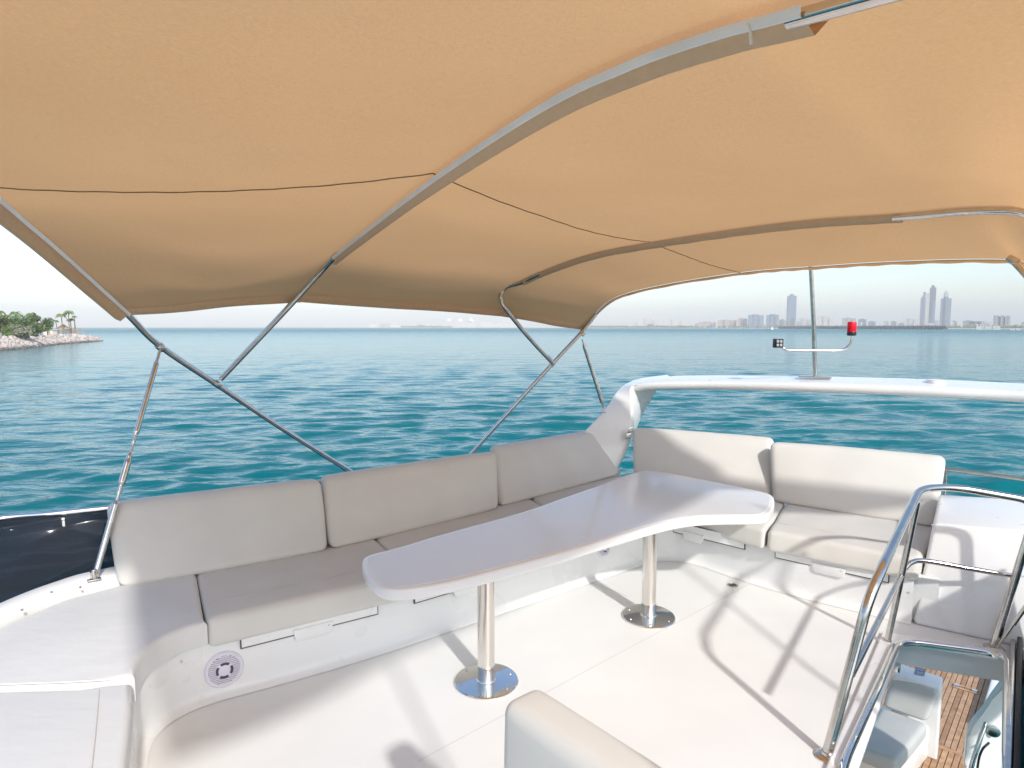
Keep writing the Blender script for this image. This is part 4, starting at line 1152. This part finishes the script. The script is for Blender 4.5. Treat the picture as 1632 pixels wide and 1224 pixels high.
def rocks_stuff(name, m, n, lo_, hi_, smin, smax, label):
    vs_, fs_ = [], []
    protos = []
    for s in range(6):
        me = rock_mesh('tmp', s + 50, None)
        protos.append((np.array([v.co[:] for v in me.vertices]), [tuple(p.vertices) for p in me.polygons])); bpy.data.meshes.remove(me)
    for k in range(n):
        i = random.random() * (len(isl_edge) - 1.01); a = int(i)
        p = isl_edge[a].lerp(isl_edge[a + 1], i - a)
        tip = min(1, (len(isl_edge) - 1 - i) / 6)
        w = lo_ + random.random() * (hi_ - lo_)
        z = 0.1 + 2.2 * max(0, w) / 3.2
        q = p + Vector((-0.92, -0.38, 0)) * (w * (0.25 + .75 * tip)) + V2(0, 0, z * (0.45 + .55 * tip))
        pv, pf = random.choice(protos)
        s = smin + random.random() * (smax - smin)
        an = random.random() * 6.28; ca, sa_ = math.cos(an), math.sin(an)
        off = len(vs_)
        for (x, y, zz) in pv: vs_.append((q.x + s * (x * ca - y * sa_), q.y + s * (x * sa_ + y * ca), q.z + s * .7 * zz))
        fs_ += [tuple(off + t for t in f) for f in pf]
    o = link_mesh(name, vs_, fs_, m, smooth=False)
    return tag(o, label, 'rocks', kind='stuff')
rocks_stuff('rock_revetment', M['rock'], 900, 0.5, 4.0, 0.35, 0.75, 'pale rock armour along the island shore')
rocks_stuff('wet_rocks', M['rockdark'], 350, -0.5, 0.5, 0.3, 0.6, 'dark wet rocks at the island waterline')
gl = []
for (px0, px1, y0, y1) in ((-60, 22, 546, 539), (50, 82, 541, 538)):
    pass
lawn_v = [D(-120, 551, 166), D(18, 546.5, 172), D(24, 541, 200), D(-120, 541, 200)]
lawn = link_mesh('lawn', [isl_edge[i] + Vector((-.92, -.38, 0)) * w + V2(0, 0, z) for (i, w, z) in ((0, 5.2, 2.62), (8, 5.2, 2.62), (15, 5.2, 2.62), (15, 16, 2.95), (8, 26, 3.0), (0, 26, 3.0))], [(0, 1, 2, 3, 4, 5)], M['grass'], smooth=False)
lawn['kind'] = 'structure'

def blob_tree(name, base, h, w, m, label, cat, group, nleaf=420, leaf=0.45, trunk_h=0.3, conic=0.0, seed=0):
    r_ = random.Random(seed)
    t = thing(name, base, label, cat, group)
    tube('trunk', [Vector(base) + V2(0, 0, -.3), Vector(base) + V2(0.1 * w * .3, 0, h * .5), Vector(base) + V2(-.05 * w, 0, h * .75)], .1, M['trunk'], t, res=6, rfn=lambda s: max(.04, .035 * h * (1 - .6 * s)))
    v, f = [], []
    clumps = [(r_.uniform(-.62, .62) * w * .5, r_.uniform(-.62, .62) * w * .5, h * (trunk_h + (1 - trunk_h) * r_.uniform(.12, .92)), r_.uniform(.26, .46)) for _ in range(14)]
    for k in range(nleaf):
        cx_, cy_, cz_, cr = r_.choice(clumps)
        d = Vector((r_.gauss(0, 1), r_.gauss(0, 1), r_.gauss(0, 1))).normalized() * (r_.random() ** .45)
        sh = 1 - conic * (cz_ / h)
        p = Vector(base) + Vector((cx_ * sh + d.x * cr * w * .5, cy_ * sh + d.y * cr * w * .5, min(h, cz_ + d.z * cr * h * .55)))
        n = (d + Vector((0, 0, .5)) + Vector((r_.gauss(0, .5), r_.gauss(0, .5), r_.gauss(0, .5)))).normalized()
        a = n.orthogonal().normalized() * leaf * r_.uniform(.5, 1.0); b = n.cross(a).normalized() * leaf * r_.uniform(.5, 1.0)
        i = len(v); v += [p - a, p - b * .7, p + a, p + b * .7]; f.append((i, i + 1, i + 2, i + 3))
    link_mesh('crown', v, f, m, t, smooth=False)
    return t
def palm(name, base, h, label, group, seed, fr=17, L=2.2, m=None):
    r_ = random.Random(seed); base = Vector(base)
    t = thing(name, base, label, 'palm tree', group)
    top = base + V2(r_.uniform(-.4, .4), r_.uniform(-.3, .3), h)
    tube('trunk', [base + V2(0, 0, -.3), base.lerp(top, .5) + V2(r_.uniform(-.15, .15), 0, 0), top], .15, M['trunk'], t, res=7, rfn=lambda s: .20 - .07 * s)
    v, f = [], []
    for k in range(fr):
        az = 2 * math.pi * k / fr + r_.uniform(-.2, .2); rise = r_.uniform(.1, .95)
        dirh = Vector((math.cos(az), math.sin(az), 0)); side_ = Vector((-dirh.y, dirh.x, 0))
        prev = None
        for s in range(7):
            u = s / 6; p = top + dirh * L * u * (1 - .15 * u) + V2(0, 0, L * (rise * u - (.75 + rise * .55) * u * u))
            wd = L * .15 * math.sin(math.pi * min(1, .12 + u * .86)) * r_.uniform(.75, 1.15)
            row = [p - side_ * wd + V2(0, 0, -wd * .5), p, p + side_ * wd + V2(0, 0, -wd * .5)]
            i = len(v); v += row
            if prev is not None: f += [(prev, prev + 1, i + 1, i), (prev + 1, prev + 2, i + 2, i + 1)]
            prev = i
    link_mesh('crown', v, f, m or LEAF[1], t, smooth=False)
    return t
def isl(px, d, up=2.6):
    p = D(px, 540, d); return Vector((p.x, p.y, SEA + up))
gI = 'trees on the island'
bushes = [(-24, 176, 8.0, 9, 1, 'tall leafy tree at the left edge of the island'),
          (4, 175, 6.2, 6, 2, 'olive tree on the lawn just inside the left edge'),
          (22, 182, 5.4, 6, 0, 'dark green bush behind the lawn on the island'),
          (36, 190, 6.6, 8, 1, 'wide green tree left of the island middle'),
          (50, 196, 6.6, 6, 0, 'darkest rounded tree of the island grove'),
          (30, 168, 3.4, 5, 3, 'dusty pale shrub low on the island bank'),
          (42, 172, 3.2, 5, 3, 'grey green shrub beside the dusty pale shrub'),
          (18, 170, 3.4, 5, 1, 'low green shrub above the rocks near the lawn'),
          (56, 186, 3.6, 5, 0, 'low dark shrub at the foot of the grove'),
          (65, 196, 4.2, 5, 2, 'olive shrub between the grove and the conical tree'),
          (76, 205, 5.8, 7, 0, 'conical dark tree right of the grove')]
for i, (px, d, h, w, li, lab_) in enumerate(bushes):
    blob_tree('island_tree' if h > 4 else 'shrub', isl(px, d, 2.5), h, w, LEAF[li], lab_, 'tree' if h > 4 else 'shrub', gI, nleaf=1500, leaf=.34, trunk_h=.25 if h > 4 else .02, conic=.6 if px == 76 else .1, seed=200 + i)
palms = [(0, 172, 7.2, 2.3, 'palm at the left edge rising above the lawn trees'), (12, 186, 6.4, 2.0, 'slim palm behind the olive tree'), (26, 196, 7.6, 2.2, 'tallest palm within the island grove'),
         (53, 200, 7.4, 1.9, 'palm at the right end of the grove'), (92, 222, 5.4, 1.3, 'tiny lone palm left of the thatched hut'), (101, 222, 7.4, 2.3, 'shaggy palm beside the thatched hut'),
         (112, 224, 8.6, 2.2, 'tallest palm near the island tip'), (114, 228, 6.0, 1.7, 'short palm tucked under the tallest tip palm'), (121, 230, 7.0, 1.2, 'thin palm closest to the island tip')]
for i, (px, d, h, L, lab_) in enumerate(palms):
    palm('palm_tree', isl(px, d, 2.3), h, lab_, 'palms on the island', 300 + i, L=L, m=LEAF[2 if i % 2 else 1])
hut = thing('thatched_hut', isl(104, 226, 2.2), 'open thatched hut near the tip of the island', 'hut')
hc = isl(102, 226, 2.2)
bmh = bmesh.new(); bmesh.ops.create_cone(bmh, cap_ends=True, segments=10, radius1=2.3, radius2=.25, depth=1.7)
for v in bmh.verts: v.co = hc + V2(0, 0, 3.3) + v.co * (0.95 + .1 * random.random())
from_bm('thatched_roof', bmh, M['thatch'], hut, smooth=False)
for k in range(6):
    a = k * 1.047
    tube('post', [hc + V2(1.7 * math.cos(a), 1.7 * math.sin(a), -.4), hc + V2(1.7 * math.cos(a), 1.7 * math.sin(a), 2.6)], .09, M['wood'], hut, res=6)
per = thing('timber_pergola', isl(115, 228, 2.0), 'timber pergola posts beside the thatched hut', 'pergola')
pc = isl(116, 228, 2.0)
for k in range(5):
    for s in (0, 2.0):
        tube('post', [pc + V2(-2.2 + k * 1.1, s, -.6), pc + V2(-2.2 + k * 1.1, s, 2.5)], .08, M['wood'], per, res=6)
for s in (0, 2.0): box('beam', pc + V2(0, s, 2.55), 5.2, .16, .16, M['wood'], per, bev=0)
for k in range(7): box('slat', pc + V2(-2.2 + k * .73, 1, 2.68), .12, 2.8, .1, M['wood'], per, bev=0)
cot = thing('small_white_hut', isl(80, 212, 2.2), 'small white hut under the trees on the island', 'hut')
q0 = isl(81, 214, 2.2)
box('wall', q0 + V2(0, 0, 1.0), 3.0, 2.4, 2.4, M['hutwall'], cot, bev=.02)
prism('roof', [(q0.x - 1.8, q0.y - 1.5), (q0.x + 1.8, q0.y - 1.5), (q0.x + 1.8, q0.y + 1.5), (q0.x - 1.8, q0.y + 1.5)], q0.z + 2.2, q0.z + 2.5, M['hutwall'], cot, bev=.05)
box('door', q0 + V2(.5, -1.21, .7), .8, .06, 1.8, M['wood'], cot, bev=.01)

# ================================================================== FAR COAST
def far_base(px, d): 
    p = D(px, 521, d); return p.x, p.y
LANDZ = SEA + 1.6
land_line = [(-0.30 * 4200, 4200), (-250, 3900), (120, 3650), (400, 3300), (700, 2750), (930, 2350), (1150, 2050), (1250, 1750), (1230, 1350), (1100, 1000), (980, 760), (900, 620), (1500, 350)]
lp = [V2(x, y) for x, y in land_line]
lpf = catmull(lp, 5)
lv = []
for p in lpf: lv.append((p.x, p.y, SEA - .5))
for p in lpf:
    o_ = Vector((p.x, p.y, 0)).normalized(); q = p + o_ * 14; lv.append((q.x, q.y, LANDZ))
for p in lpf:
    o_ = Vector((p.x, p.y, 0)).normalized(); q = o_ * 6000 if p.x > 0 or p.y > 3000 else p; lv.append((q.x, q.y, LANDZ + 1.0))
n_ = len(lpf); lf = []
for i in range(n_ - 1):
    for r_ in range(2): lf.append((r_ * n_ + i, r_ * n_ + i + 1, (r_ + 1) * n_ + i + 1, (r_ + 1) * n_ + i))
coast = link_mesh('far_shore', lv, lf, M['sand'], smooth=False)
coast['kind'] = 'structure'
sandbar = link_mesh('far_sandbank', [(x, y, z) for x, y, z in ((-3000, 5900, SEA - .3), (-2250, 5700, SEA - .3), (-2250, 5760, SEA + 14), (-2800, 5960, SEA + 14), (-3000, 6300, SEA + 6), (-2250, 6300, SEA + 6))], [(0, 1, 2, 3), (3, 2, 5, 4)], M['sand'], smooth=False)
sandbar['kind'] = 'structure'

def building(px0, px1, ytop, d, m, label, cat='building', name='building', group=None, roof=True, depth=None, parts=()):
    """extents in photo pixels at distance d; parts: (fx0, fx1, ytop, material, name)"""
    s = d / F_PX
    x0, x1 = (px0 - CX) * s, (px1 - CX) * s
    zt = CAMZ + (HZ - ytop) * s
    w = x1 - x0; dp = depth or min(w, 45)
    o = thing(name, ((x0 + x1) / 2, d, LANDZ), label, cat, group)
    def blk(nm, a, b, z0, z1, mm, y0=0.0, y1=1.0):
        # fronts face the water, square to the line of sight
        rd = Vector(((x0 + x1) / 2, d, 0)).normalized(); tn = Vector((rd.y, -rd.x, 0)); c0 = Vector(((x0 + x1) / 2, d, 0))
        xm = (x0 + x1) / 2
        def at(x, y): return c0 + tn * ((x - xm) * rd.y) + rd * (dp * y)
        v = [at(a, y0), at(b, y0), at(b, y1), at(a, y1)]
        v = [(p.x, p.y, z0) for p in v] + [(p.x, p.y, z1) for p in v]
        return link_mesh(nm, v, [(3, 2, 1, 0), (4, 5, 6, 7), (0, 1, 5, 4), (1, 2, 6, 5), (2, 3, 7, 6), (3, 0, 4, 7)], mm, o, smooth=False, origin=(a, d, z0))
    blk('tower_body' if zt > 90 else 'block', x0, x1, LANDZ - 1, zt, m)
    if roof:
        blk('roof_house', x0 + w * .25, x0 + w * .7, zt, zt + max(2.5, (zt - LANDZ) * .06), m, .3, .8)
    for (f0, f1, yt, mm, nm) in parts:
        blk(nm, x0 + w * f0, x0 + w * f1, LANDZ - 1, CAMZ + (HZ - yt) * s, mm, -.12, .9)
    return o
B = building
B(1251, 1266, 472, 2900, M['bld_glass'], 'lone blue glass tower left of the mast', 'tower', 'glass_tower', parts=((.08, .92, 475, M['bld_glass'], 'glass_front'), (.15, .85, 507, M['bld_grey'], 'podium')))
B(1462, 1470, 475, 2700, M['bld_grey'], 'left slim grey and white tower of the tight tower pair', 'tower', 'slim_tower', parts=((.45, .95, 466, M['bld_glass'], 'glass_fin'), (1.0, 1.75, 468, M['bld_white'], 'white_wing')))
B(1475.5, 1486, 459, 2950, M['bld_dark'], 'tallest dark tower of the tight pair, with a twisted top', 'tower', 'dark_tower', parts=((-.25, .55, 471, M['bld_dark'], 'lower_shaft'), (.45, 1.0, 480, M['bld_glass'], 'glass_side')))
B(1494, 1511, 476, 2750, M['bld_glass'], 'broad glass tower with a stepped crown, right of the tower pair', 'tower', 'crowned_tower', parts=((.42, .47, 474, M['bld_dark'], 'dark_slot'),))
o = B(1498, 1506, 467, 2770, M['bld_white'], 'pale open crown stage showing above the broad glass tower', 'tower', 'crown_stage', parts=((.3, .5, 463, M['bld_white'], 'pinnacle'),))
low = [(1190, 1215, 499, 2950, 'bld_glass', 'blue glass office slab left of its twin near the pier root'), (1219, 1239, 498.5, 2950, 'bld_glass', 'right twin of the two blue glass office slabs'),
       (1174, 1189, 503, 3000, 'bld_beige', 'beige block just left of the office slabs'), (1112, 1139, 508.5, 3100, 'bld_beige', 'brown low hotel on the beach'),
       (1015, 1048, 503, 3350, 'bld_white', 'white terraced resort above the dark barge'), (1056, 1094, 505, 3350, 'bld_white', 'long white resort wing on the left coast'),
       (1142, 1172, 505.5, 3050, 'bld_beige', 'pale beige apartment row above the beach'), (1240, 1251, 506, 3000, 'bld_white', 'pale block at the left foot of the lone tower'),
       (1267, 1292, 505, 3000, 'bld_white', 'wide pale block between lone tower and mast'), (1300, 1326, 504, 2900, 'bld_white', 'hazy pale block right of the mast'),
       (1339, 1361, 506.5, 2850, 'bld_beige', 'hazy beige block behind the red beacon'), (1365, 1378, 508, 2800, 'bld_glass', 'small blue block right of the red beacon'),
       (1381, 1393, 511.5, 2750, 'bld_glass', 'lowest small blue block right of the red beacon'), (1406, 1415, 511, 2700, 'bld_white', 'small pale block above the pier middle'),
       (1417, 1426, 511.5, 2700, 'bld_grey', 'small grey block above the pier middle'), (1436, 1461, 507.5, 2650, 'bld_white', 'wide pale slab left of the tower pair'),
       (1486, 1493, 510, 2650, 'bld_white', 'narrow pale block between the towers'), (1513, 1522, 511, 2500, 'bld_grey', 'grey block right of the broad glass tower'),
       (1531, 1548, 510.5, 2450, 'bld_grey', 'grey slab left of the gateway building'), (1559, 1577, 512, 2300, 'bld_white', 'pale block right of the gateway building'),
       (590, 640, 514, 4300, 'bld_white', 'distant white resort at the far left of the coast'), (655, 690, 513, 4300, 'bld_white', 'second distant white resort block on the left coast'),
       (705, 760, 508.5, 4100, 'bld_white', 'large white domed hotel just left of the canopy tube'), (765, 830, 511, 4050, 'bld_white', 'long white hotel wing behind the canopy tube')]
for (a, b, yt, d, mk, lab_) in low:
    w = b - a
    yt += 5.0 if a < 1180 else (3.5 if a < 1300 else 1.0)
    if a < 900: yt -= 2.0
    B(a, b, yt, d, M[mk], lab_, 'building', 'far_building', 'low buildings along the far shore', parts=((.0, .3, yt + 2.0, M[mk], 'left_wing'), (.35, .55, yt - 1.2, M[mk], 'raised_bay'), (.72, 1.0, yt + 1.0, M[mk], 'right_wing')), depth=35)
gate = B(1548, 1551, 512.5, 2250, M['bld_dark'], 'dark gateway shaped building left of the white hall', 'building', 'gateway_building', roof=False, parts=((2.6, 3.6, 512.5, M['bld_dark'], 'right_leg'),))
sgt = 2250 / F_PX
gx0, gx1 = (1548 - CX) * sgt, (1558.8 - CX) * sgt
link_mesh('lintel', [(x, y, z) for z in (CAMZ + (HZ - 516.5) * sgt, CAMZ + (HZ - 512) * sgt) for x, y in ((gx0 - 1, 2245), (gx1 + 1, 2245), (gx1 + 1, 2270), (gx0 - 1, 2270))], [(3, 2, 1, 0), (4, 5, 6, 7), (0, 1, 5, 4), (1, 2, 6, 5), (2, 3, 7, 6), (3, 0, 4, 7)], M['bld_dark'], gate, smooth=False)
stp = B(1580, 1605, 506, 1900, M['bld_grey'], 'stepped hazy block at the right end of the skyline', 'building', 'stepped_block', parts=((-.04, .3, 503, M['bld_grey'], 'left_tower'), (.42, .62, 502.5, M['bld_grey'], 'mid_tower'), (.72, 1.03, 503.5, M['bld_grey'], 'right_tower')))
B(1552, 1591, 520.5, 1050, M['hutwall'], 'long white waterfront hall below the stepped block', 'building', 'white_hall', roof=False, depth=25, parts=((.02, .33, 519.4, M['hutwall'], 'roof_bay'), (.36, .66, 519.6, M['hutwall'], 'roof_bay'), (.69, .98, 519.4, M['hutwall'], 'roof_bay')))
for i, px in enumerate((1606, 1615.5)):
    B(px, px + 8, 524, 900, M['hutwall'], ('white tent hall right of the long white hall', 'last white tent hall at the right edge')[i], 'building', 'tent_hall', roof=False, depth=12, parts=((.1, .9, 523.2, M['hutwall'], 'tent_roof'),))
fil = random.Random(77)
for k in range(34):
    px = fil.uniform(1000, 1640) if k < 28 else fil.uniform(560, 700)
    w = fil.uniform(4, 11); bear = (px - CX) / F_PX
    best = min(lpf, key=lambda p: abs(p.x / max(p.y, 1) - bear) + (0 if p.y > 300 else 9))
    d = min(4300, best.y * 1.12 + fil.uniform(100, 500)) if px > 900 else 4250
    B(px, px + w, 521 - fil.uniform(2.5, 8) * (1.0 if px > 900 else .6), d, M[fil.choice(['bld_white', 'bld_white', 'bld_beige', 'bld_grey', 'bld_glass'])], 'small hazy building in the crowded row along the far shore', 'building', 'shore_building', 'small buildings crowding the far shore', depth=20)
# domes of the big hotel
hd_ = bpy.data.objects['far_building.022'] if 'far_building.022' in bpy.data.objects else None
for o_ in list(bpy.data.objects):
    if o_.get('label', '').startswith('large white domed hotel'):
        s = 4100 / F_PX
        for px in (715, 733, 750):
            lathe('dome', [(22, 0), (20, 9), (14, 17), (6, 21), (1, 23)], Vector(((px - CX) * s, 4115, CAMZ + (HZ - 512.5) * s)), (0, 0, 1), M['hutwall'], o_, 14)
# hazy tree belt
tv, tf_ = [], []
for k in range(1500):
    px = random.choice([random.uniform(940, 1110), random.uniform(1110, 1640), random.uniform(640, 720), random.uniform(940, 1000)])
    d = random.uniform(0, 1)
    # just behind the shore line along this bearing
    bear = (px - CX) / F_PX
    best = min(lpf, key=lambda p: abs(p.x / max(p.y, 1) - bear) + (0 if p.y > 300 else 9))
    dist = best.y + 60 + 160 * d
    x = bear * dist; h = random.uniform(4, 11)
    c = Vector((x, dist, LANDZ + h * .5)); w = random.uniform(3, 8)
    i = len(tv)
    for (dx, dy, dz) in ((-w, 0, -h * .5), (w, 0, -h * .5), (w * .7, w * .5, h * .3), (0, 0, h * .55), (-w * .75, -w * .4, h * .2), (0, w, -h * .5)):
        tv.append(c + Vector((dx, dy, dz)))
    tf_ += [(i, i + 1, i + 2, i + 3, i + 4), (i + 1, i + 5, i + 2), (i + 5, i, i + 4), (i + 5, i + 4, i + 3), (i + 5, i + 3, i + 2)]
tag(link_mesh('far_tree_belt', tv, tf_, M['far_tree'], smooth=False), 'hazy belt of trees along the far shore', 'trees', kind='stuff')
# pier
pier = thing('long_pier', V2(*far_base(1242, 2350), SEA), 'long dark pier on piles in front of the skyline', 'pier')
pa, pbb = Vector((*far_base(1240, 1900), 0)), Vector((*far_base(1508, 1250), 0))
dirp = (pbb - pa).normalized(); sp_ = Vector((-dirp.y, dirp.x, 0))
hexa('pier_deck', [p + V2(0, 0, z) for z in (SEA + 4.6, SEA + 7.0) for p in (pa, pbb, pbb + sp_ * 9, pa + sp_ * 9)], M['pier'], pier, 0)
hexa('parapet', [p + V2(0, 0, z) for z in (SEA + 7.0, SEA + 8.2) for p in (pa, pbb, pbb + sp_ * .5, pa + sp_ * .5)], M['sand'], pier, 0)
pil = hexa('pile', [Vector(v) for v in ((-1.2, -1, -1.5), (1.2, -1, -1.5), (1.2, 8, -1.5), (-1.2, 8, -1.5), (-1.2, -1, 4.6), (1.2, -1, 4.6), (1.2, 8, 4.6), (-1.2, 8, 4.6))], M['pier'], None, 0)
NP = 58
for k in range(NP):
    o_ = pil if k == 0 else pil.copy()
    if k: COL.objects.link(o_)
    q = pa.lerp(pbb, (k + .5) / NP); o_.location = (q.x, q.y, SEA); o_.rotation_euler = (0, 0, math.atan2(dirp.y, dirp.x))
    adopt(o_, pier)
# boats
def small_boat(px, py, L, label, yaw):
    c = G(px, py, SEA); t = thing('motor_boat', c, label, 'boat', None)
    ca, sa_ = math.cos(yaw), math.sin(yaw)
    def W(x, y, z): return c + Vector((x * ca - y * sa_, x * sa_ + y * ca, z))
    k = L / 12
    st = [(-6, 1.9, 1.5), (-2, 2.0, 1.6), (2, 1.8, 1.9), (5, .9, 2.3), (6.4, .05, 2.6)]
    v, f = [], []
    for (x, w, z) in st: v += [W(x * k, -w * k, z * k), W(x * k, -w * .6 * k, -.4), W(x * k, w * .6 * k, -.4), W(x * k, w * k, z * k)]
    for i in range(4):
        for j in range(4): f.append((i * 4 + j, (i + 1) * 4 + j, (i + 1) * 4 + (j + 1) % 4, i * 4 + (j + 1) % 4))
    f += [(0, 1, 2, 3), (16, 19, 18, 17)]
    link_mesh('hull', v, f, M['boat'], t, smooth=False)
    cab_ = [W(x * k, y * k, z * k) for z in (1.6,) for x, y in ((-4, -1.5), (2, -1.4), (2, 1.4), (-4, 1.5))] + [W(x * k, y * k, 4.2 * k) for x, y in ((-3.6, -1.3), (.6, -1.2), (.6, 1.2), (-3.6, 1.3))]
    hexa('cabin', cab_, M['boat'], t, 0)
    hexa('window_band', [W(x * k, y * k, z * k) for z in (2.6, 3.5) for x, y in ((-3.5, -1.56), (1.9, -1.46), (1.9, 1.46), (-3.5, 1.56))], M['black'], t, 0)
    hexa('sun_roof', [W(x * k, y * k, z * k) for z in (5.4, 5.7) for x, y in ((-4, -1.5), (1.4, -1.4), (1.4, 1.4), (-4, 1.5))], M['umbr'], t, 0)
    for x, y in ((-3.4, -1.2), (.6, -1.1), (.6, 1.1), (-3.4, 1.2)): tube('roof_post', [W(x * k, y * k, 4.0 * k), W(x * k, y * k, 5.5 * k)], .06 * k, M['boat'], t, res=5)
small_boat(1230, 525.6, 13, 'white motor boat with tan sun roof heading away near the pier root', R(75))
small_boat(797, 523.2, 16, 'tiny white motor boat far off below the white hotel', R(150))
brg = thing('dark_barge', V2(*far_base(1047, 3300), SEA), 'long dark barge moored off the white resort', 'barge')
s = 3300 / F_PX; x0, x1 = (1029 - CX) * s, (1066 - CX) * s
hexa('hull', [Vector((x, y, z)) for z in (SEA - .5, SEA + 11) for x, y in ((x0 + 6, 3300), (x1 - 6, 3300), (x1 - 6, 3325), (x0 + 6, 3325))], M['bld_dark'], brg, 0)
hexa('deck_house', [Vector((x, y, z)) for z in (SEA + 11, SEA + 20) for x, y in ((x0 + 12, 3303), (x0 + 40, 3303), (x0 + 40, 3320), (x0 + 12, 3320))], M['bld_dark'], brg, 0)

# ================================================================== HAZE
hz = bpy.data.materials.new('sea_haze'); hz.use_nodes = True
nt = hz.node_tree
for n in list(nt.nodes): nt.nodes.remove(n)
out = nt.nodes.new('ShaderNodeOutputMaterial'); pv = nt.nodes.new('ShaderNodeVolumePrincipled')
pv.inputs['Color'].default_value = (0.97, 0.98, 0.96, 1)
pv.inputs['Density'].default_value = 0.00021
pv.inputs['Anisotropy'].default_value = -0.18
nt.links.new(pv.outputs[0], out.inputs['Volume'])
hb_ = link_mesh('haze', [(x, y, z) for z in (SEA - 3.0, 240) for x, y in ((-9600, -9600), (9600, -9600), (9600, 9600), (-9600, 9600))], [(3, 2, 1, 0), (4, 5, 6, 7), (0, 1, 5, 4), (1, 2, 6, 5), (2, 3, 7, 6), (3, 0, 4, 7)], hz, smooth=False)
tag(hb_, 'pale sea haze in the air', 'haze', kind='stuff')
